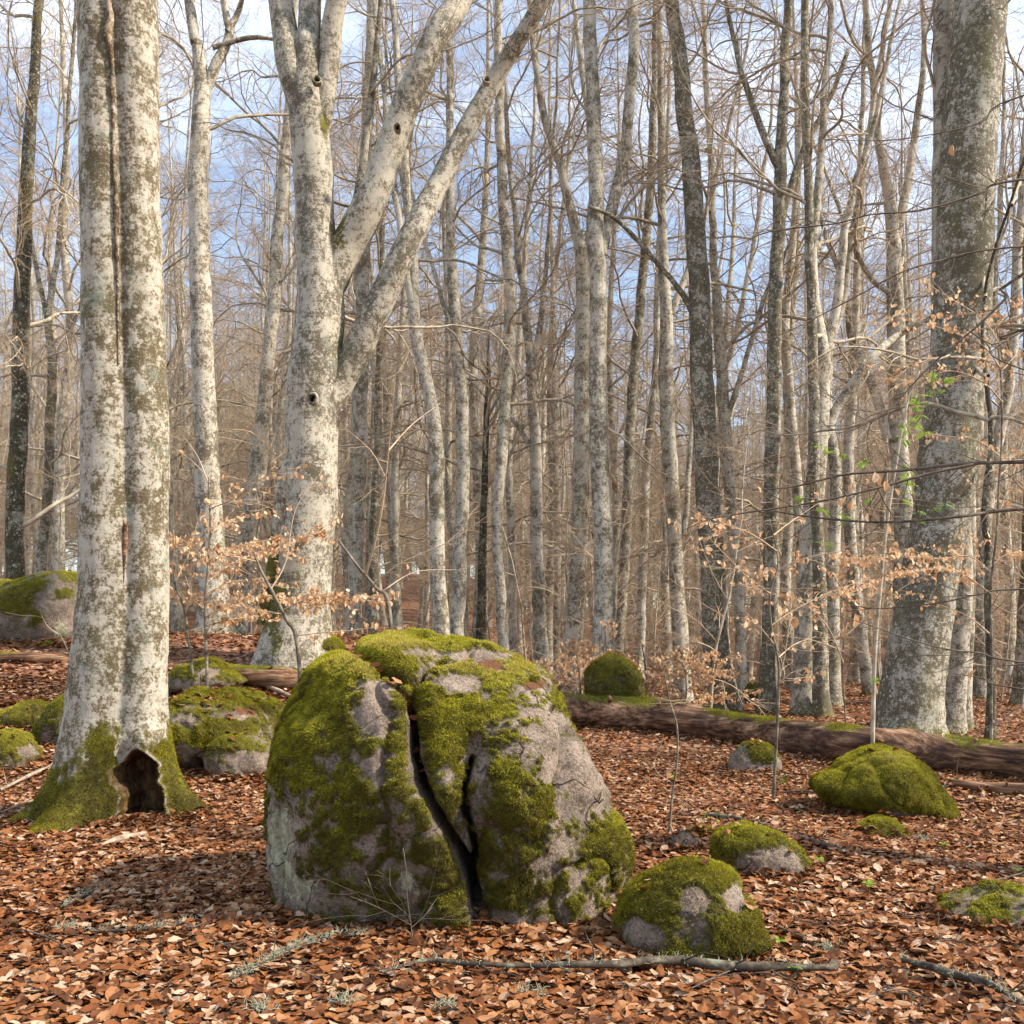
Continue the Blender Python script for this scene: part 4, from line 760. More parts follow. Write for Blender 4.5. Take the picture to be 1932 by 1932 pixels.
MID = [ # rows, distance, label, forks, material, bough count
 ([(1110, 25, 34), (800, 35, 32), (500, 45, 28), (300, 54, 23), (0, 75, 16)], 20, 'dark mossy beech at the far left edge above the pink boulder', [], bark_green, 14, 3.6),
 ([(1090, 78, 18), (900, 90, 18), (700, 97, 17), (600, 92, 13), (450, 110, 10)], 27, 'slim grey beech just right of the dark mossy one at far left', [[(690, 97, 11), (560, 80, 9), (430, 60, 8), (250, 50, 6)]], bark_grey, 9, 6),
 ([(1180, 405, 60), (1050, 400, 52), (900, 392, 46), (700, 383, 42), (400, 374, 38), (220, 379, 34), (165, 382, 30), (90, 372, 22), (0, 357, 20)], 19, 'knobbly pale beech with broken stubs between twin trunk and forked beech', [[(185, 382, 22), (120, 408, 20), (60, 430, 16), (0, 424, 13)], [(60, 428, 12), (20, 450, 11), (0, 466, 8)], [(90, 400, 10), (75, 470, 9), (80, 520, 7), (95, 560, 6)]], bark_pale, 5, 10),
 ([(1100, 455, 24), (900, 480, 26), (700, 505, 26), (500, 520, 24), (350, 534, 22), (200, 545, 16)], 24, 'grey beech leaning right just left of the forked beech', [], bark, 9, 7),
 ([(1190, 668, 26), (900, 677, 27), (600, 684, 26), (300, 692, 22), (0, 702, 18)], 25, 'straight grey beech right behind the forked beech leaning limb', [], bark, 11, 7),
 ([(1190, 702, 18), (1000, 705, 17), (700, 716, 14)], 30, 'thin grey beech beside the straight one behind the leaning limb', [], bark_grey, 9, 7),
 ([(1200, 833, 32), (1080, 828, 29), (950, 824, 29), (850, 822, 27), (770, 816, 25), (700, 798, 24), (600, 783, 22), (480, 778, 18), (330, 765, 15)], 22, 'bent pale beech with a kink rising behind the boulder crest', [[(640, 790, 16), (560, 776, 15), (400, 750, 13)]], bark_pale, 8, 9),
 ([(1200, 862, 28), (1000, 870, 25), (800, 873, 25), (650, 862, 24), (500, 852, 20), (380, 850, 16)], 24, 'wavy grey beech right of the bent pale one', [[(660, 860, 14), (600, 845, 11), (540, 825, 8)]], bark, 9, 8),
 ([(1215, 950, 20), (1000, 938, 20), (820, 948, 22), (600, 962, 22), (400, 950, 19), (200, 942, 17), (0, 940, 15)], 24, 'tall straight mottled beech rising above the middle of the boulder', [], bark, 12, 6),
 ([(1225, 968, 16), (1050, 965, 15), (850, 960, 14), (700, 975, 12)], 31, 'thin pale beech directly beside the mottled one above the boulder', [], bark_pale, 8, 7),
 ([(1245, 1022, 27), (1000, 1012, 23), (850, 1010, 22), (700, 1003, 18), (560, 988, 14), (450, 975, 11)], 25, 'grey beech forking high, right of the mottled one', [[(690, 1004, 12), (600, 1022, 11), (500, 1030, 9)], [(860, 1012, 8), (780, 960, 8), (760, 948, 6)]], bark, 8, 8),
 ([(1235, 1078, 36), (1000, 1094, 33), (700, 1100, 31), (500, 1098, 27), (430, 1085, 20), (330, 1060, 16), (180, 1020, 14), (0, 1000, 11)], 24, 'left one of two close beeches above the boulder right shoulder', [[(560, 1100, 18), (440, 1112, 16), (300, 1120, 13), (160, 1100, 11)]], bark_pale, 7, 10),
 ([(1250, 1138, 46), (1130, 1140, 40), (1000, 1137, 37), (700, 1128, 34), (500, 1128, 32), (300, 1122, 28), (0, 1112, 24)], 21.5, 'right one of two close beeches above the boulder right shoulder', [[(480, 1134, 22), (400, 1152, 22), (280, 1178, 21), (100, 1192, 20), (0, 1190, 18)]], bark, 8, 10),
 ([(1250, 1168, 18), (1000, 1180, 20), (800, 1190, 19), (600, 1206, 18), (350, 1228, 16), (100, 1236, 13)], 27, 'slightly curved grey beech right of the close pair', [], bark_grey, 11, 7),
 ([(1280, 1204, 18), (1100, 1212, 17), (900, 1218, 16), (700, 1235, 12)], 30, 'thin beech left of the lichened straight trunk', [], bark_pale, 9, 6),
 ([(1300, 1288, 32), (1150, 1280, 29), (1000, 1271, 28), (800, 1260, 28), (600, 1257, 25), (520, 1253, 20), (400, 1250, 16)], 24, 'pale beech forking above, left of the big lichened leaning trunk', [[(610, 1258, 14), (540, 1285, 13), (440, 1320, 10)], [(1010, 1290, 12), (900, 1300, 10)]], bark, 8, 9),
 ([(1340, 1364, 62), (1250, 1354, 52), (1100, 1346, 48), (900, 1334, 45), (700, 1322, 43), (500, 1316, 39), (350, 1308, 36), (200, 1291, 32), (80, 1278, 28), (0, 1268, 26)], 21.5, 'stout lichened beech leaning left above the fallen log middle', [[(640, 1318, 12), (560, 1290, 11), (480, 1230, 9), (420, 1160, 8), (400, 1110, 6)]], bark_grey, 8, 11),
 ([(1330, 1402, 22), (1100, 1392, 20), (900, 1376, 22), (700, 1360, 22), (560, 1352, 18), (450, 1345, 14)], 25, 'grey beech tucked behind right side of the stout lichened leaning one', [[(800, 1366, 12), (700, 1400, 10), (560, 1440, 8), (460, 1490, 6)]], bark, 9, 8),
 ([(1345, 1449, 32), (1100, 1453, 30), (800, 1459, 28), (500, 1466, 25), (300, 1474, 22), (150, 1480, 18), (0, 1486, 15)], 21, 'upright brown grey beech right of the stout lichened trunk', [[(330, 1474, 16), (200, 1420, 12), (100, 1395, 10), (0, 1370, 8)], [(420, 1470, 14), (300, 1510, 12), (200, 1560, 10), (100, 1600, 8)]], bark_grey, 8, 9),
 ([(1330, 1508, 18), (1100, 1510, 19), (900, 1503, 20), (750, 1490, 19), (600, 1482, 17), (400, 1500, 13)], 27, 'slim grey beech leaning against upright brown grey one', [], bark, 9, 7),
 ([(1355, 1518, 48), (1200, 1520, 42), (1000, 1530, 38), (820, 1545, 36), (700, 1550, 32), (640, 1545, 26), (500, 1530, 20), (350, 1545, 15)], 20.5, 'broad pale beech with forked top behind the middle of the log', [[(840, 1548, 20), (760, 1585, 18), (680, 1640, 16), (620, 1710, 13), (590, 1770, 10)], [(700, 1552, 20), (560, 1580, 18), (400, 1600, 14), (250, 1640, 10)]], bark, 7, 9),
 ([(1358, 1549, 30), (1150, 1548, 27), (950, 1540, 22)], 20, 'narrow brownish beech pressed against the broad pale forked one', [], bark_grey, 6, 7),
 ([(1345, 1574, 28), (1100, 1572, 24), (900, 1574, 22), (700, 1560, 18), (500, 1600, 13)], 22.5, 'grey beech third in the row right of the broad pale forked one', [], bark, 9, 7),
 ([(1320, 1640, 22), (1100, 1612, 22), (900, 1600, 20), (700, 1610, 16)], 28, 'slender grey beech half way to the thick leaning trunk', [], bark, 9, 6),
 ([(1320, 1700, 32), (1000, 1704, 34), (800, 1694, 34), (600, 1690, 32), (450, 1684, 26), (330, 1670, 20), (200, 1650, 14)], 24, 'pale beech with forked crown left of the thick grey leaning trunk', [[(470, 1688, 20), (380, 1710, 18), (250, 1730, 14), (100, 1740, 10)], [(830, 1676, 18), (740, 1650, 17), (640, 1610, 14), (540, 1590, 10)], [(560, 1688, 12), (520, 1640, 10), (420, 1590, 8)]], bark, 7, 9),
 ([(1395, 1866, 18), (1200, 1868, 15), (1000, 1862, 13), (800, 1868, 10)], 15.5, 'thin dark young beech beyond the right end of the log', [], bark_green, 6, 4),
 ([(1320, 1850, 24), (1000, 1856, 22), (700, 1905, 20), (400, 1925, 16)], 26, 'grey beech behind the thin dark young beech at the right', [[(700, 1905, 16), (560, 1880, 12), (400, 1890, 10)]], bark, 10, 5),
 ([(1310, 1930, 34), (900, 1950, 32), (500, 1945, 28), (200, 1960, 22)], 23, 'beech trunk cut by the right edge of view', [], bark_grey, 10, 6),
 ([(1200, 1350, 14), (900, 1325, 13), (600, 1395, 10)], 33, 'thin far beech seen behind the stout lichened trunk', [], bark, 9, 6),
 ([(1100, 240, 30), (600, 250, 28), (0, 270, 22)], 24, 'beech hidden behind the twin trunk', [], bark, 10, 6),
 ([(1180, 750, 15), (900, 745, 14), (600, 760, 12), (400, 770, 10)], 33, 'thin far beech left of the bent pale one', [], bark, 10, 6),
 ([(1190, 908, 18), (1000, 912, 14), (800, 918, 11)], 25, 'dark crooked young beech between wavy grey and mottled beeches', [], bark_green, 5, 5),
 ([(1240, 1050, 14), (1000, 1052, 13), (700, 1045, 11)], 34, 'thin far beech left of the close pair', [], bark, 10, 6),
]
for i, (rows, Yd, lab, fk, mt, nb, zb) in enumerate(MID):
    th = 22 + (i * 7 % 5)
    if rows[-1][2] <= 11 and mt is bark_green: th = 9
    tree('beech_tree', rows, Yd, lab, 'beech trunks standing behind the boulder and log', {bark: bark_mid, bark_pale: bark_mid}.get(mt, mt), fk, nb + 2, (zb, th - 1), 0.45, 30 + i, th, sides=14, wig=0.045)
# stubs on the knobbly beech
# ------------------------------------------------------------------ far trees (shared meshes)
def far_variant(seed, H=23.0):
    g = np.random.default_rng(seed); r0 = g.uniform(0.15, 0.24)
    pth = [[0, 0, -0.3, r0 * 1.15]]; x = y = 0.0
    for k in range(1, 9):
        x += g.normal(0, 0.16); y += g.normal(0, 0.16); pth.append([x, y, H * k / 8, max(r0 * (1 - k / 8.6), 0.02)])
    tb = MB(); V, f, at = limb(pth, 8, 0.7, 0.08, 0.4, seed); tb.add(V, f, 0, at); cb = MB(); pth = np.array(pth)
    nb = 17
    for k in range(nb):
        z = H * (0.14 + 0.82 * (k + g.random()) / nb); c = np.array([np.interp(z, pth[:, 2], pth[:, 0]), np.interp(z, pth[:, 2], pth[:, 1]), z])
        u = k / nb; m = np.array(rotm(k * 2.4 + g.random(), 0.45 + 0.5 * u, g.random() * 6)) * (1.25 - 0.55 * u) * g.uniform(0.7, 1.1)
        for V, Q, mi in BRG[int(g.integers(0, 5))]: cb.add(V @ m.T + c, [Q], mi)
    return tb.mesh('trunk', [bark_mid], attr='moss'), cb.mesh('crown', [limbm, twig])
FV = [far_variant(400 + s) for s in range(4)]
rg = np.random.default_rng(77); cnt = 0; taken = []
fars = []
while cnt < 115:
    Y = math.sqrt(rg.uniform(29 ** 2, 66 ** 2)); X = rg.uniform(-0.60, 0.60) * Y
    if any((X - a) ** 2 + (Y - b) ** 2 < 5.0 for a, b in taken): continue
    taken.append((X, Y)); cnt += 1
    t = thing('distant_beech', (X, Y, gz(X, Y)), 'slim bare beech standing far back in the wood', 'tree', 'distant bare beeches in the background')
    k = int(rg.integers(0, 4)); s = rg.uniform(0.85, 1.15)
    t.rotation_euler = (rg.normal(0, 0.02), rg.normal(0, 0.03), rg.random() * 6.28); t.scale = (s, s, s)
    tr = link('trunk', FV[k][0], t); cr = link('crown', FV[k][1], t); fars.append((tr, cr))

# far-off wood, nobody could count it: one object
def far_wood():
    r = np.random.default_rng(9); n = 640; Y = np.sqrt(r.uniform(60 ** 2, 150 ** 2, n)); X = r.uniform(-0.62, 0.62, n) * Y; Z = ground(X, Y)
    m = bpy.data.meshes.new('far_wood'); m.from_pydata(np.stack([X, Y, Z], 1).tolist(), [], []); o = link('far_wood', m)
    tag(o, 'far off mass of bare beech wood closing the view', 'woodland', kind='stuff')
    ng = bpy.data.node_groups.new('far_wood', 'GeometryNodeTree')
    ng.interface.new_socket('Geometry', in_out='INPUT', socket_type='NodeSocketGeometry'); ng.interface.new_socket('Geometry', in_out='OUTPUT', socket_type='NodeSocketGeometry')
    gi = ng.nodes.new('NodeGroupInput'); gout = ng.nodes.new('NodeGroupOutput'); jn = ng.nodes.new('GeometryNodeJoinGeometry')
    ri = ng.nodes.new('FunctionNodeRandomValue'); ri.data_type = 'INT'; ri.inputs['Min'].default_value = 0; ri.inputs['Max'].default_value = 2
    rr = ng.nodes.new('FunctionNodeRandomValue'); rr.data_type = 'FLOAT_VECTOR'; rr.inputs['Min'].default_value = (-0.04, -0.04, 0); rr.inputs['Max'].default_value = (0.04, 0.04, 6.28)
    for k in range(3):
        cp = ng.nodes.new('FunctionNodeCompare'); cp.data_type = 'INT'; cp.operation = 'EQUAL'
        ins = [s for s in cp.inputs if s.type == 'INT']; ng.links.new([s for s in ri.outputs if s.type == 'INT'][0], ins[0]); ins[1].default_value = k
        tr, cr = next((a, b) for a, b in fars if a.data == FV[k][0])
        for ob in (tr, cr):
            oi = ng.nodes.new('GeometryNodeObjectInfo'); oi.inputs['Object'].default_value = ob; oi.inputs['As Instance'].default_value = True
            ip = ng.nodes.new('GeometryNodeInstanceOnPoints'); ng.links.new(gi.outputs[0], ip.inputs['Points']); ng.links.new(cp.outputs[0], ip.inputs['Selection'])
            ng.links.new(oi.outputs['Geometry'], ip.inputs['Instance']); ng.links.new([s for s in rr.outputs if s.type == 'VECTOR'][0], ip.inputs['Rotation'])
            ng.links.new(ip.outputs[0], jn.inputs[0])
    ng.links.new(jn.outputs[0], gout.inputs[0]); md = o.modifiers.new('wood', 'NODES'); md.node_group = ng
far_wood()

# understorey: bare young beeches, thin and twiggy
def young_variant(seed, H=6.5):
    g = np.random.default_rng(seed); b = MB()
    p, r = grow(np.zeros((1, 3)), np.array([[g.normal(0, .1), g.normal(0, .1), 1]]), np.array([H]), np.array([0.028]), np.array([0.006]), 14, 0.06, 0.05, g); V, Q = tubes(p, r, 6); b.add(V, [Q], 0)
    a = kids(p, r, 26, 0.12, 0.98, 1.15, 0.34, 0.5, g); p2, r2 = grow(a[0], a[1], a[2], a[3], a[3] * .35, 8, 0.14, 0.0, g); V, Q = tubes(p2, r2, 3); b.add(V, [Q], 1)
    a = kids(p2, r2, 8, 0.1, 1, 0.75, 0.42, 0.6, g, 0.85); p3, r3 = grow(a[0], a[1], a[2], a[3], a[3] * .5, 5, 0.14, 0.0, g); V, Q = tubes(p3, r3, 3); b.add(V, [Q], 1)
    a = kids(p3, r3, 4, 0.1, 1, 0.75, 0.5, 0.7, g, 0.85); p4, r4 = grow(a[0], a[1], a[2], a[3], a[3] * .6, 3, 0.14, 0.0, g); V, Q = tubes(p4, r4, 3); b.add(V, [Q], 1)
    return b.mesh('bare_sapling', [limbm, twig])
YV = [young_variant(600 + s) for s in range(4)]
cnt = 0
while cnt < 110:
    Y = math.sqrt(rg.uniform(19 ** 2, 46 ** 2)); X = rg.uniform(-0.58, 0.58) * Y
    if X < -3 and Y < 22: continue
    cnt += 1; s = rg.uniform(0.6, 1.35)
    o = link('bare_sapling', YV[int(rg.integers(0, 4))], None, (X, Y, gz(X, Y) - 0.05)); o.rotation_euler = (rg.normal(0, 0.1), rg.normal(0, 0.1), rg.random() * 6.28); o.scale = (s, s, s)
    tag(o, 'thin bare understorey sapling among the background trunks', 'sapling', 'bare saplings between the background trunks')

# ------------------------------------------------------------------ leafy young beeches
T_, F_ = leaf_template(True)
def leaf_obj_mesh(name, fold, curl, mat):
    V, Fx, _ = scatter_leaves(np.zeros((1, 3)), np.zeros(1), np.zeros(1), np.zeros(1), np.ones(1), np.array([fold]), np.array([curl]), np.zeros(1)); V[:, 0] += 0.5
    return mesh(name, V, [Fx], [mat], smooth=False)
LV = [leaf_obj_mesh('leaf', a, b, tan_o) for a, b in ((0.3, 0.3), (0.6, -0.4), (-0.2, 0.7), (0.9, 0.2))]
def sapling(name, label, Y, stem, sprays, w0=10, n_leaf=120, leaf=0.068, seed=1, mat=stemm, cat='sapling', group=None, twigs=True, droop=0.9, root=True, depth=0.5, extra=0):
    """stem rows (py,px,w); sprays: list of (rows (py,px), leaf weight)"""
    stem = [(a, b, c * 0.75) for a, b, c in stem]
    g = np.random.default_rng(seed); st = [[*P(px, py, Y), w_ / F * Y / 2] for py, px, w_ in stem]
    if root: st[0][2] = gz(st[0][0], Y) - 0.04
    org = np.array([st[0][0], Y, gz(st[0][0], Y) if root else st[0][2]]); t = thing(name, org, label, cat, group)
    V, f, _ = limb(st, 8, 0.06, 0.08, 0.0, seed, wig=0.012); link('stem', mesh('stem', V - org, f[::-1], [mat]), t)
    b = MB(); tips = []
    for rows, lw, *w in sprays:
        w = w[0] if w else 3.2; dz = g.normal(0, depth); n = len(rows)
        pp = [[*P(px, py, Y + dz * i / max(n - 1, 1)), w / F * Y / 2 * (1 - 0.75 * i / max(n - 1, 1))] for i, (py, px) in enumerate(rows)]
        V, f, _ = limb(pp, 5, 0.08, 0.1, 0, seed, cap=False, wig=0.03); b.add(V, f, 0)
        s = smooth_path(pp, 0.08); p1 = s[None, :, :3]; r1 = s[None, :, 3]
        L1 = np.linalg.norm(np.diff(p1[0], axis=0), axis=1).sum(); k = max(4, int(L1 * (15 if lw > 0.65 else 10 if lw > 0.3 else 5.5)))
        a = kids(p1, r1, k, 0.08, 1.0, 0.8, 0.0, 0.6, g, 0.93); ln = g.uniform(0.14, 0.55, len(a[0])); p2, r2 = grow(a[0], a[1] * np.array([1, 1, 0.45]), ln, np.maximum(a[3], 0.0018), np.full(len(ln), 0.0012), 5, 0.13, 0.0, g, 0.05)
        V, Q = tubes(p2, r2, 3); b.add(V, [Q], 0)
        a3 = kids(p2, r2, 2, 0.2, 1.0, 0.8, 0.5, 0.7, g, 0.92); p3, r3 = grow(a3[0], a3[1], a3[2], a3[3] * 0 + 0.0014, a3[3] * 0 + 0.001, 3, 0.13, 0, g); V, Q = tubes(p3, r3, 3); b.add(V, [Q], 0)
        if lw > 0:
            for pp_ in (p2, p3):
                q = pp_[:, 1:].reshape(-1, 3); q = q[g.random(len(q)) < min(1, lw)]; tips.append(q)
    link('twigs', b.mesh('twigs', [mat if mat is darktwig else twig], org), t)
    if tips:
        q = np.vstack(tips); g.shuffle(q); q = q + g.normal(0, 0.008, q.shape); n1 = min(n_leaf, len(q))
        for p in q[:n1]:
            o = link('leaf', LV[int(g.integers(0, 4))], t); s = leaf * g.uniform(0.7, 1.2)
            o.matrix_local = Matrix.Translation(Vector(p - org)) @ rotm(g.random() * 6.28, -abs(g.normal(droop, 0.4)), g.normal(0, 0.9)).to_4x4() @ Matrix.Scale(s, 4)
        q = q[n1:]
        if len(q):
            m = len(q); V, Fx, tt = scatter_leaves(q - org, g.random(m) * 6.28, -np.abs(g.normal(droop, 0.4, m)), g.normal(0, 0.9, m), leaf * g.uniform(0.7, 1.2, m), g.uniform(-0.2, 0.9, m), g.normal(0.2, 0.4, m), g.random(m), True)
            o = link('leaves', mesh('leaves', V, [Fx], [tan_m], smooth=False, attrs={'tone': tt}), t); o['kind'] = 'stuff'
    return t
sapling('leafy_young_beech', 'young beech with dense tan dry leaves between twin trunk and forked beech', 12.6,
        [(1228, 392, 9), (1150, 388, 8), (1080, 392, 7), (1000, 396, 5), (900, 392, 3)],
        [([(1075, 392), (1040, 370), (1015, 335), (1010, 300)], .9), ([(1060, 392), (1035, 430), (1020, 500), (1015, 560), (1000, 608)], 1), ([(1100, 390), (1062, 440), (1040, 500), (1040, 545)], 1),
         ([(1010, 395), (985, 420), (975, 470)], .7), ([(1150, 388), (1130, 360), (1125, 330)], .7), ([(1120, 390), (1100, 430), (1095, 480), (1110, 540)], .5),
         ([(1165, 388), (1140, 440), (1125, 520), (1140, 600), (1125, 690)], .9), ([(1180, 388), (1170, 430), (1165, 480)], .8), ([(960, 394), (940, 440), (900, 500), (880, 570)], .35), ([(920, 393), (860, 370), (820, 345)], .15)], seed=3, n_leaf=300)
sapling('leafy_young_beech', 'leaning pale sapling with tan leaves rising from beside the boulder left shoulder', 11.6,
        [(1266, 576, 12), (1215, 560, 11), (1170, 540, 10), (1120, 515, 9), (1075, 492, 7), (1040, 478, 5)],
        [([(1150, 535), (1130, 580), (1125, 640), (1135, 705)], .8), ([(1200, 555), (1195, 600), (1190, 660), (1185, 700)], .5), ([(1110, 512), (1060, 540), (960, 560), (900, 600)], .25), ([(1160, 537), (1150, 480), (1140, 420)], .6), ([(1060, 485), (1050, 440), (1045, 400)], .7)], seed=5, n_leaf=200)
sapling('leafy_young_beech', 'slanting twin stemmed sapling behind the ledge with few leaves', 12.9,
        [(1225, 372, 8), (1160, 350, 7), (1100, 330, 5), (1000, 326, 4)], [([(1160, 350), (1120, 360), (1080, 345)], .4), ([(1190, 362), (1180, 400), (1170, 430)], .5), ([(1100, 330), (1050, 350), (960, 380)], .15)], seed=7, n_leaf=60)
sapling('bare_leaning_sapling', 'bare grey sapling leaning left behind the boulder top left', 11.0,
        [(1215, 745, 11), (1160, 735, 11), (1110, 710, 9), (1075, 680, 8), (1020, 640, 5)], [([(1085, 690), (1000, 712), (850, 735), (720, 745)], 0, 5), ([(1100, 705), (1060, 760), (1020, 850), (960, 940)], 0.02), ([(1120, 715), (1080, 780), (1075, 860)], 0), ([(900, 728), (850, 700), (800, 640)], 0), ([(850, 735), (800, 780), (760, 830)], 0)], seed=8, n_leaf=10)
for i, (x, wgt, hh) in enumerate(((1090, .9, 1225), (1145, .8, 1190), (1215, 1., 1215), (1290, .9, 1245), (1340, .6, 1255), (1050, .5, 1235))):
    Yb = 19.5 + (i % 3) * 0.9
    sapling('leafy_young_beech', ('low tan leaved beech shoot left of the tall mossy rock', 'taller tan leaved beech shoot hiding the top of the mossy rock', 'bushy tan beech shoot right of the tall mossy rock', 'tan leaved shoot further right along the log', 'last tan leaved shoot at the foot of the stout lichened trunk', 'sparse tan shoot at the boulder right shoulder')[i], Yb,
        [(1345, x, 5), (1290, x + 5, 4), (hh, x - 4, 3)], [([(1320, x), (1290, x - 20), (1275, x - 50)], wgt, 2), ([(1310, x), (1285, x + 25), (1270, x + 55)], wgt, 2), ([(1290, x + 3), (1262, x - 20), (1250, x - 45)], wgt, 2), ([(1280, x + 3), (1250, x + 20), (1232, x + 50)], wgt, 2), ([(1330, x), (1320, x + 30), (1312, x + 60)], wgt, 2), ([(hh + 20, x), (hh - 10, x + 18)], wgt, 2)], seed=20 + i, n_leaf=40, leaf=0.085)
sapling('leafy_young_beech', 'young beech by the small pink stone with tan leaves up its thin stem', 10.2,
        [(1412, 1460, 9), (1330, 1467, 8), (1250, 1468, 7), (1180, 1455, 6), (1120, 1452, 5), (1060, 1468, 4), (980, 1452, 3)],
        [([(1215, 1460), (1180, 1430), (1150, 1400)], .5), ([(1180, 1455), (1150, 1500), (1120, 1560), (1090, 1640)], .6), ([(1120, 1452), (1090, 1410), (1050, 1370), (1010, 1330)], .6), ([(1085, 1455), (1060, 1500), (1045, 1560), (1035, 1640)], .5), ([(1240, 1468), (1215, 1500), (1200, 1540)], .2), ([(1040, 1466), (1010, 1420), (990, 1370), (985, 1320)], .4), ([(1010, 1460), (980, 1500), (940, 1560)], .15), ([(1290, 1467), (1270, 1490), (1262, 1510)], .3)], seed=31, n_leaf=300, leaf=0.062)
sapling('leafy_young_beech', 'young beech with a long band of tan leaves crossing the thick leaning trunk', 12.5,
        [(1395, 1870, 8), (1250, 1872, 8), (1120, 1868, 7), (1000, 1880, 6), (800, 1890, 5), (600, 1880, 3)],
        [([(1080, 1868), (1050, 1830), (1055, 1770), (1050, 1700), (1060, 1640), (1075, 1590)], 1), ([(1070, 1868), (1045, 1900), (1040, 1960)], .9), ([(1120, 1868), (1075, 1800), (1080, 1720), (1100, 1660), (1120, 1600)], .7), ([(1200, 1872), (1160, 1820), (1130, 1740)], .1),
         ([(760, 1890), (720, 1850), (700, 1790), (720, 1720), (700, 1660)], .5), ([(700, 1888), (650, 1850), (620, 1780), (600, 1690)], .55), ([(650, 1885), (600, 1850), (560, 1790), (530, 1740)], .4), ([(700, 1888), (660, 1930), (640, 1980)], .8), ([(620, 1880), (580, 1920), (560, 1960)], .7), ([(860, 1885), (830, 1840), (820, 1760), (800, 1700)], .4), ([(900, 1885), (870, 1920), (850, 1960)], .5), ([(980, 1880), (900, 1910), (800, 1940), (760, 1960)], .4)], seed=33, n_leaf=300, leaf=0.066)
sapling('leafy_young_beech', 'second tan leaved shoot at the back edge of the log, left of leaning trunk', 14.0,
        [(1370, 1600, 5), (1250, 1590, 4), (1150, 1600, 3)], [([(1250, 1590), (1180, 1560), (1130, 1500), (1120, 1440)], .35), ([(1200, 1595), (1160, 1640), (1110, 1700), (1090, 1740)], .5), ([(1230, 1592), (1210, 1540), (1200, 1480)], .2)], seed=35, n_leaf=80)

# rowan with fresh green leaves
def rowan():
    Y = 11.5; g = np.random.default_rng(4); st = [[*P(px, py, Y), w_ / F * Y / 2] for py, px, w_ in ((1372, 1645, 9), (1250, 1650, 8), (1100, 1662, 7), (1000, 1672, 6), (880, 1690, 5), (760, 1712, 4), (700, 1735, 2.5))]
    st[0][2] = gz(st[0][0], Y) - 0.04; org = np.array([st[0][0], Y, gz(st[0][0], Y)])
    t = thing('rowan_sapling', org, 'straight thin sapling with bright green feathery new leaves left of leaning trunk', 'sapling')
    V, f, _ = limb(st, 8, 0.06, 0.08, 0, 2); link('stem', mesh('stem', V - org, f[::-1], [limbm]), t)
    gm = leaf_obj_mesh('leaflet', 0.25, 0.2, grn_m); gm.name = 'leaflet'
    # one pinnate leaf mesh
    b = MB(); pts = []
    for i in range(6):
        for s in (-1, 1): pts.append((0.2 + i * 0.13, s * 0.02, s * 1.15 - s * 0.15 * i / 6, 0.42 - 0.02 * i))
    pts.append((1.0, 0, 0.0, 0.36))
    T1, F1 = leaf_template(True); Vs = []; Fs = []; o = 0
    for x, y, an, sz in pts:
        c, s = math.cos(an), math.sin(an); q = T1 * np.array([sz, sz * 0.75]); xy = np.stack([x + q[:, 0] * c - q[:, 1] * s, y + q[:, 0] * s + q[:, 1] * c, -0.25 * x * x - 0.3 * (q[:, 0]) ** 2 + 0.2 * np.abs(q[:, 1])], 1)
        Vs.append(xy); Fs.append(F1 + o); o += len(xy)
    pm = mesh('leaf', np.vstack(Vs), [np.vstack(Fs)], [grn_m], smooth=False)
    spots = [(1770, 710), (1778, 722), (1760, 735), (1735, 745), (1748, 758), (1722, 770), (1738, 782), (1728, 800), (1712, 812), (1745, 815), (1705, 830), (1725, 745), (1695, 800), (1700, 850), (1690, 822), (1552, 842), (1568, 850), (1590, 855), (1630, 875), (1640, 868),
             (1700, 880), (1712, 890), (1705, 912), (1716, 925), (1700, 945), (1640, 940), (1515, 938), (1538, 945), (1555, 960), (1580, 968), (1598, 975), (1555, 1024), (1570, 1032), (1783, 950), (1768, 958), (1740, 965), (1732, 980), (1655, 1278), (1648, 1285), (1765, 702), (1782, 735), (1715, 755), (1730, 790), (1700, 900)]
    tw = []; sp = np.array([p for p in smooth_path(st, 0.05)[:, :3]])
    for px, py in spots:
        p = P(px, py, Y + g.normal(0, 0.12)); j = np.argmin(((sp - p) ** 2).sum(1) + 0.4 * (sp[:, 2] - p[2] + 0.15) ** 2); a = sp[j]
        md = (a + p) / 2 + np.array([0, 0, 0.02]); tw.append(np.stack([a, (a + md) / 2, md, (md + p) / 2, p]))
        for _ in range(2):
            o = link('leaf', pm, t); o.matrix_local = Matrix.Translation(Vector(p - org)) @ rotm(g.random() * 6.28, -0.3 + g.normal(0, 0.3), g.normal(0, 0.4)).to_4x4() @ Matrix.Scale(g.uniform(0.075, 0.12), 4)
    tw = np.array(tw); V, Q = tubes(tw, np.tile(np.array([[0.003, 0.0025, 0.002, 0.0018, 0.0014]]), (len(tw), 1)), 3); link('twigs', mesh('twigs', V - org, [Q], [twig]), t)
rowan()

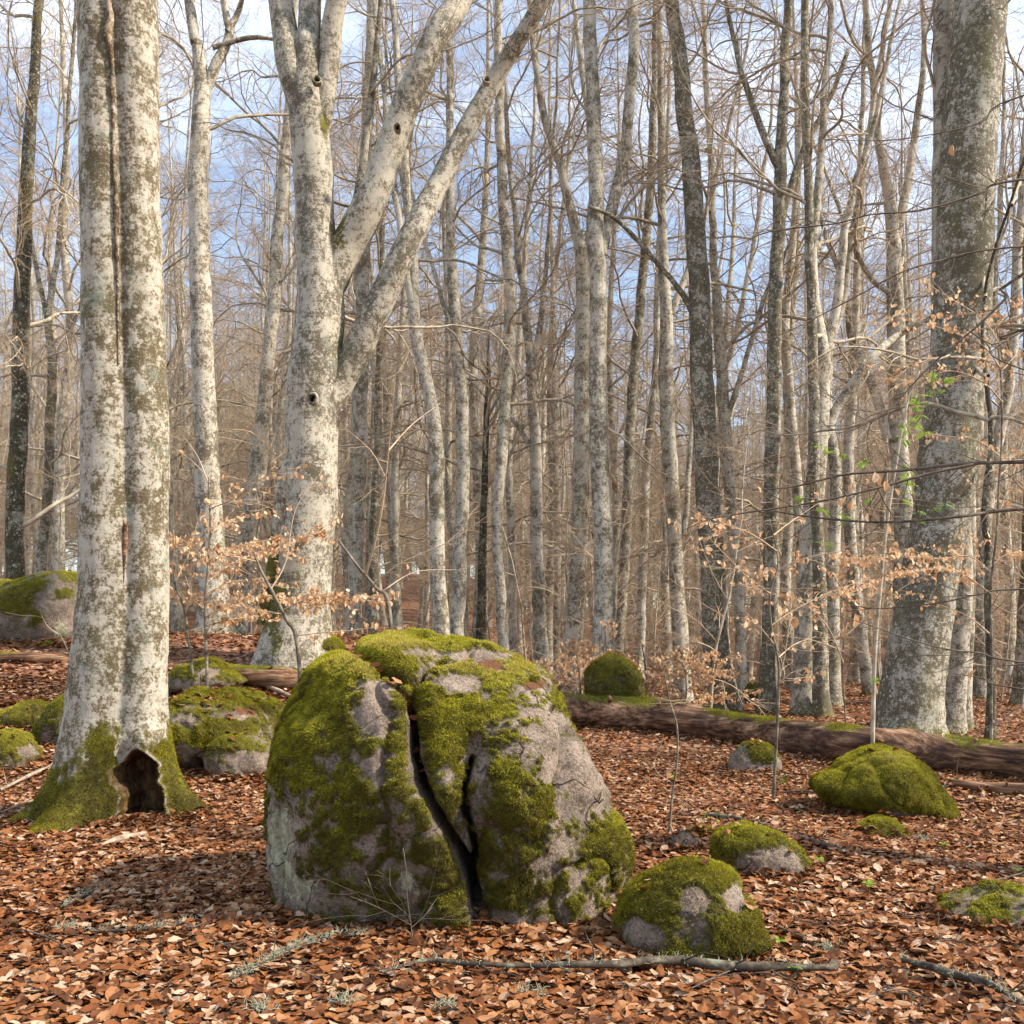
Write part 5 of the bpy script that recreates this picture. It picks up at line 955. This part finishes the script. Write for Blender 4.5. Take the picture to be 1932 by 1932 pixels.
# branches reaching in from a beech beyond the right edge
def reach_tree():
    Y = 6.6; g = np.random.default_rng(12); X0 = 5.1; org = np.array([X0, Y, gz(X0, Y)])
    t = thing('overhanging_beech', org, 'near beech beyond the right edge whose dark bare branches cross the view', 'tree')
    V, f, at = limb([[X0, Y, org[2] - 0.1, 0.2], [X0 + 0.05, Y, 3, 0.17], [X0, Y, 6, 0.13], [X0 + .1, Y, 10, 0.06]], 14, 0.15, 0.06, 0.4, 5); link('trunk', mesh('trunk', V - org, f[::-1], [bark_grey]), t)
    BB = [([(1932, 336), (1848, 365), (1740, 396), (1640, 405), (1578, 421), (1452, 437), (1400, 460), (1337, 486)], 5), ([(1932, 466), (1776, 493), (1686, 522), (1560, 590), (1450, 640), (1360, 660)], 4), ([(1932, 515), (1902, 558), (1848, 612), (1748, 697), (1668, 780), (1596, 820)], 6),
          ([(1932, 872), (1812, 876), (1704, 888), (1596, 896), (1506, 917), (1420, 925)], 8), ([(1840, 876), (1760, 893), (1668, 917), (1560, 942), (1452, 960), (1344, 978), (1290, 1000)], 6), ([(1932, 960), (1812, 973), (1668, 985), (1524, 974), (1440, 960)], 7),
          ([(1932, 1111), (1848, 1122), (1758, 1140), (1632, 1147), (1560, 1111)], 4), ([(1932, 1250), (1850, 1232), (1776, 1223), (1700, 1200), (1632, 1176), (1570, 1160)], 4), ([(1932, 620), (1900, 640), (1870, 650), (1850, 640)], 5), ([(1932, 1300), (1860, 1280), (1800, 1270)], 4), ([(1932, 180), (1850, 230), (1700, 262), (1560, 265)], 3.5), ([(1932, 700), (1860, 650), (1800, 600), (1760, 520)], 3)]
    for rows, w_ in BB:
        Yb = Y + g.normal(0, 0.35); pp = [[*P(px, py, Yb), w_ / F * Yb / 2 * (1.0 - 0.72 * i / (len(rows) - 1))] for i, (px, py) in enumerate(rows)]
        if rows[0][0] > 1900:
            e = np.array(pp[0]); dx = X0 - e[0]; sl = (pp[0][2] - pp[1][2]) / (pp[0][0] - pp[1][0] + 1e-6); zz = np.clip(e[2] + sl * dx * 0.4 - 0.05, 0.5, 9.5)
            pp.insert(0, [X0, Y, zz, e[3] * 1.6])
        b = MB(); V, f, _ = limb(pp, 7, 0.06, 0.12, 0, int(g.integers(0, 99)), cap=False, wig=0.035); b.add(V, f, 0)
        s = smooth_path(pp, 0.07); p1 = s[None, :, :3]; r1 = s[None, :, 3]; L1 = np.linalg.norm(np.diff(p1[0], axis=0), axis=1).sum()
        a = kids(p1, r1, int(L1 * 6), 0.15, 1.0, 0.8, 0.0, 0.55, g, 0.3); ln = g.uniform(0.12, 0.75, len(a[0])) * (1.0 - 0.3 * g.random(len(a[0]))); p2, r2 = grow(a[0], a[1], ln, np.clip(a[3], 0.0016, 0.004), np.full(len(ln), 0.001), 7, 0.12, 0.01, g); V, Q = tubes(p2, r2, 4); b.add(V, [Q], 0)
        a3 = kids(p2, r2, 3, 0.2, 0.95, 0.8, 0.35, 0.7, g, 0.3); p3, r3 = grow(a3[0], a3[1], a3[2], np.full(len(a3[2]), 0.0014), np.full(len(a3[2]), 0.0008), 4, 0.1, 0.01, g); V, Q = tubes(p3, r3, 3); b.add(V, [Q], 0)
        link('branch', b.mesh('branch', [darktwig], org), t)
    for px, py, s in ((1606, 905, .085), (1612, 918, .07), (1652, 900, .08), (1660, 905, .07), (1598, 945, .09), (1610, 950, .08), (1638, 975, .06), (1670, 915, .07), (1690, 930, .05), (1500, 1170, .08), (1470, 1150, .07), (1612, 1165, .09), (1600, 1195, .07), (1840, 1270, .08), (1798, 280, .075), (1675, 1000, .05), (1780, 1390, .03), (1440, 1010, .05), (1430, 925, .05), (1635, 910, .05), (1862, 1010, .05)):
        o = link('leaf', LV[int(g.integers(0, 4))], t); p = P(px, py - 8, Y)
        o.matrix_local = Matrix.Translation(Vector(p - org)) @ rotm(g.random() * 6.28, -1.3 + g.normal(0, 0.2), g.normal(0, 0.9)).to_4x4() @ Matrix.Scale(s, 4)
reach_tree()
# crossing boughs in front of the middle trees
def bough(name, label, Y, main, w_, seed, mat=limbm):
    g = np.random.default_rng(seed); pp = [[*P(px, py, Y), w_ / F * Y / 2 * (1 - 0.8 * i / (len(main) - 1))] for i, (px, py) in enumerate(main)]
    return pp, g

# ------------------------------------------------------------------ fallen log and dead wood
def stick(name, label, rows, lift=0.02, mat=stickm, seed=1, side=0, cat='branch', Yfix=None, group=None, lich=0, kink=0.01):
    """rows (px,py,w px) lying on the ground"""
    g = np.random.default_rng(seed); pts = []
    for px, py, w_ in rows:
        Y = at_ground(px, py) if Yfix is None else Yfix; p = P(px, py, Y); 
        if Yfix is None: p[2] = gz(p[0], Y) + lift
        pts.append([*p, w_ / F * Y / 2])
    org = np.array(pts[len(pts) // 2][:3]); b = MB(); V, f, _ = limb(pts, 9, 0.03, 0.22, 0, seed, wig=kink); b.add(V, f, 0)
    if side:
        s = smooth_path(pts, 0.05); a = kids(s[None, :, :3], s[None, :, 3], side, 0.1, 0.95, 0.8, 0, 0.45, g, 0.8); ln = g.uniform(0.1, 0.45, side)
        p2, r2 = grow(a[0], a[1], ln, np.clip(a[3], 0.0015, 0.006), np.full(side, 0.001), 6, 0.2, 0.02, g); V, Q = tubes(p2, r2, 4); b.add(V, [Q], 0)
    t = thing(name, org, label, cat, group); link('wood', b.mesh('wood', [mat], org), t)
    if lich:
        s = smooth_path(pts, 0.05)[:, :3]; q = s[g.integers(0, len(s), lich)] + g.normal(0, 0.012, (lich, 3)) + np.array([0, 0, 0.012]); d = g.normal(0, 1, (lich, 3)); d[:, 2] = np.abs(d[:, 2])
        p3, r3 = grow(q, d, g.uniform(0.015, 0.04, lich), np.full(lich, 0.0016), np.full(lich, 0.0008), 3, 0.4, 0, g); V, Q = tubes(p3, r3, 3)
        o = link('lichen', mesh('lichen', V - org, [Q], [lichenm]), t); o['kind'] = 'stuff'
    return t
stick('fallen_branch', 'long crooked lichened branch lying in the foreground below the rounded rock', [(720, 1866, 6), (800, 1842, 8), (870, 1850, 10), (980, 1854, 11), (1090, 1850, 13), (1170, 1850, 15), (1230, 1840, 17), (1300, 1842, 18), (1380, 1850, 19), (1480, 1852, 17), (1580, 1855, 11)], 0.07, seed=3, side=8, lich=260)
stick('fallen_branch', 'dark knobbly branch in the leaves at the lower right corner', [(1700, 1840, 9), (1750, 1854, 16), (1800, 1872, 19), (1850, 1880, 17), (1895, 1904, 9), (1932, 1929, 7)], 0.07, seed=4, side=4, lich=120)
stick('fallen_branch', 'blackish branch lying behind the low half pink rock', [(1430, 1560, 6), (1500, 1585, 9), (1560, 1605, 11), (1600, 1618, 7)], 0.03, seed=5, lich=30)
stick('fallen_branch', 'short black stick with pale lichen behind the tiny moss cushion', [(1330, 1545, 6), (1370, 1548, 9), (1430, 1558, 7)], 0.03, seed=6, lich=40)
stick('fallen_branch', 'grey stick leaning on the ledge left of the boulder', [(455, 1275, 5), (500, 1300, 8), (545, 1320, 8), (570, 1335, 5)], 0.05, seed=7, mat=palestick)
stick('fallen_branch', 'mossy twig in the leaves at left foreground', [(120, 1720, 6), (160, 1700, 8), (205, 1680, 9)], 0.03, seed=8, lich=100)
stick('fallen_branch', 'lichened thin branch crossing the left foreground leaves', [(170, 1770, 5), (240, 1768, 7), (320, 1758, 6), (380, 1745, 4)], 0.03, seed=9, side=3, lich=140)
stick('fallen_branch', 'pale lichen tufted branch at the lower left', [(440, 1860, 4), (500, 1830, 6), (560, 1800, 7), (620, 1782, 5), (680, 1776, 4)], 0.03, seed=10, side=4, lich=420)
stick('fallen_branch', 'grey fallen branch left of the twin trunk roots', [(0, 1500, 5), (60, 1470, 7), (130, 1440, 5)], 0.05, seed=11, mat=palestick, side=4, lich=60)
stick('fallen_branch', 'slender dead twig left of the mossy roots', [(0, 1545, 4), (50, 1525, 5), (95, 1510, 3)], 0.05, seed=12, mat=palestick)
stick('forked_stick', 'bleached crooked stick rising over the small grey stone', [(1280, 1562, 8), (1300, 1568, 9), (1320, 1580, 9), (1312, 1610, 8), (1303, 1642, 6)], Yfix=8.0, mat=palestick, seed=13)
stick('forked_stick', 'thin purple grey twig left of the bleached crooked stick', [(1264, 1555, 4), (1278, 1590, 5), (1292, 1625, 6), (1300, 1650, 5)], Yfix=7.8, mat=palestick, seed=14)
stick('fallen_branch', 'bare stick running down to the rounded rock', [(1300, 1628, 7), (1330, 1650, 8), (1362, 1690, 6)], 0.03, seed=15, mat=palestick)
stick('fallen_branch', 'small pale stick below the mossy roots of the twin trunk', [(190, 1602, 6), (230, 1590, 14), (275, 1580, 8)], 0.03, seed=16, mat=palestick)
stick('fallen_branch', 'short lichened stick by the foot of the big boulder', [(1290, 1718, 3), (1240, 1722, 4), (1180, 1718, 3)], 0.05, seed=17, lich=80)
g = np.random.default_rng(21)
for i in range(40):
    px, py = g.uniform(20, 1910), g.uniform(1500, 1915)
    if 480 < px < 1460 and py < 1830 and not (px > 1210 and py < 1640): continue
    an = g.uniform(-0.5, 0.5); L_ = g.uniform(40, 130)
    stick('dead_twig', 'thin dead twig lying loose among the fallen leaves', [(px, py, 2.5), (px + L_ * .5, py + L_ * .5 * math.sin(an) + g.normal(0, 6), 3), (px + L_, py + L_ * math.sin(an), 2)], 0.045, seed=40 + i, side=4, group='dead twigs scattered in the litter', mat=darktwig, cat='twig', kink=0.03)
# lichen tufts
def lichen_tuft(px, py, s, label, seed):
    g = np.random.default_rng(seed); Y = at_ground(px, py); p = P(px, py, Y); p[2] = gz(p[0], Y) + 0.02; n = 70; s *= 0.75
    q = p + g.normal(0, 1, (n, 3)) * np.array([s, s * .7, s * .2]); d = g.normal(0, 1, (n, 3)); d[:, 2] = np.abs(d[:, 2]) + .3
    P3, r3 = grow(q, d, g.uniform(0.03, 0.07, n), np.full(n, 0.0022), np.full(n, 0.001), 4, 0.45, 0, g); V, Q = tubes(P3, r3, 3); o = link('lichen_tuft', mesh('lichen_tuft', V - p, [Q], [lichenm]), None, tuple(p))
    tag(o, label, 'lichen')
for a in ((1000, 1888, .05, 'grey green lichen tuft below the long crooked branch'), (650, 1900, .05, 'pale lichen tuft at the bottom edge left of centre'), (490, 1915, .04, 'bushy lichen tuft at the bottom edge further left'), (1585, 1540, .05, 'lichen tuft on the left foot of the green moss dome'), (1740, 1590, .04, 'lichen tuft among leaves right of the thin moss stone'), (1560, 1800, .03, 'small lichen tuft in leaves right of the rounded rock'), (130, 1760, .05, 'lichen tuft in the left foreground leaves'), (845, 1915, .03, 'small lichen tuft below the branch left end'), (1400, 1775, .03, 'tiny lichen tuft touching the rounded rock')): lichen_tuft(*a, seed=int(a[0]))

# thin saplings in front
sapling('bare_sapling', 'thin wiggly grey sapling between the boulder and the small pink stone', 8.15,
        [(1560, 1262, 9), (1500, 1268, 6), (1440, 1276, 5), (1370, 1276, 5), (1320, 1262, 4), (1260, 1252, 3), (1200, 1240, 3)], [([(1500, 1268), (1520, 1300), (1505, 1330)], 0, 2), ([(1480, 1270), (1460, 1240), (1440, 1230)], 0, 2), ([(1350, 1272), (1320, 1300), (1310, 1320)], 0, 2)], seed=51, cat='sapling')
sapling('bare_sapling', 'tiny bare twiggy seedling right in front of the big boulder', 5.2,
        [(1780, 782, 4), (1740, 775, 3), (1690, 768, 2.5), (1640, 766, 1.6), (1600, 760, 1)], [([(1745, 776), (1725, 740), (1705, 700), (1690, 660)], 0, 1.4), ([(1730, 774), (1700, 740), (1660, 715)], 0, 1.2), ([(1760, 779), (1745, 730), (1735, 690)], 0, 1.2), ([(1750, 777), (1730, 800), (1690, 830)], 0, 1.2)], seed=52, mat=darktwig, cat='seedling')
sapling('bare_sapling', 'bare forked sapling standing before the pink boulder', 14.6,
        [(1262, 135, 5), (1245, 134, 4), (1210, 120, 3), (1170, 95, 2)], [([(1248, 135), (1215, 150), (1180, 158)], 0, 3), ([(1200, 115), (1180, 90), (1150, 75)], 0, 2)], seed=53)
# green seedlings in the litter
sm = leaf_obj_mesh('leaf', 0.2, -0.3, grn_m)
def seedling(px, py, s, label, seed):
    g = np.random.default_rng(seed); Y = at_ground(px, py); p = P(px, py, Y); p[2] = gz(p[0], Y) + 0.02; t = thing('green_seedling', p, label, 'seedling', None)
    V, f, _ = limb([[0, 0, -0.02, .0015], [0.003, 0, 0.02, .0014], [0, 0.003, 0.05, .001]], 5, 0.02, 0, 0, 1); link('stem', mesh('stem', V, f[::-1], [grn_m]), t)
    for k in range(6):
        o = link('leaf', sm, t); o.matrix_local = Matrix.Translation((0, 0, 0.05)) @ rotm(k * 1.05 + g.random() * .3, 0.1 + g.normal(0, .2), g.normal(0, .2)).to_4x4() @ Matrix.Scale(s, 4)
for i, a in enumerate(((1168, 1668, .05, 'green seedling against the right foot of the big boulder'), (1270, 1478, .05, 'green seedling at the thin wiggly sapling'), (1640, 1690, .05, 'green seedling below the thin moss stone'), (1920, 1660, .04, 'green seedling near the right edge'), (1545, 1640, .04, 'green seedling right of the low half pink rock'), (1500, 1855, .04, 'green seedling above the right end of the crooked branch'), (1470, 1800, .04, 'green seedling right of the rounded rock'), (1190, 1795, .03, 'green seedling at the left foot of the rounded rock'), (1780, 1610, .04, 'green seedling in the leaves right of the moss dome'))): seedling(*a, seed=i)
# grass tufts behind the moss dome
def grass(px, py, label, seed, h=0.16, n=14):
    g = np.random.default_rng(seed); Y = at_ground(px, py); p = P(px, py, Y); p[2] = gz(p[0], Y); q = g.normal(0, 0.03, (n, 3)) * np.array([1, 1, 0]); d = g.normal(0, .35, (n, 3)); d[:, 2] = 1
    P3, r3 = grow(q, d, g.uniform(.6, 1.2, n) * h, np.full(n, .0028), np.full(n, .0006), 5, 0.12, -0.12, g); V, Q = tubes(P3, r3, 3); o = link('grass_tuft', mesh('grass_tuft', V, [Q], [grn_m]), None, tuple(p)); tag(o, label, 'grass')
for i, a in enumerate(((1740, 1462, 'grass tuft behind the right shoulder of the moss dome'), (1600, 1440, 'grass tuft behind the left shoulder of the moss dome'), (1480, 1482, 'small grass tuft in leaves right of the small pink stone'), (1335, 1560, 'grass blades beside the tiny moss cushion'))): grass(*a, seed=i)
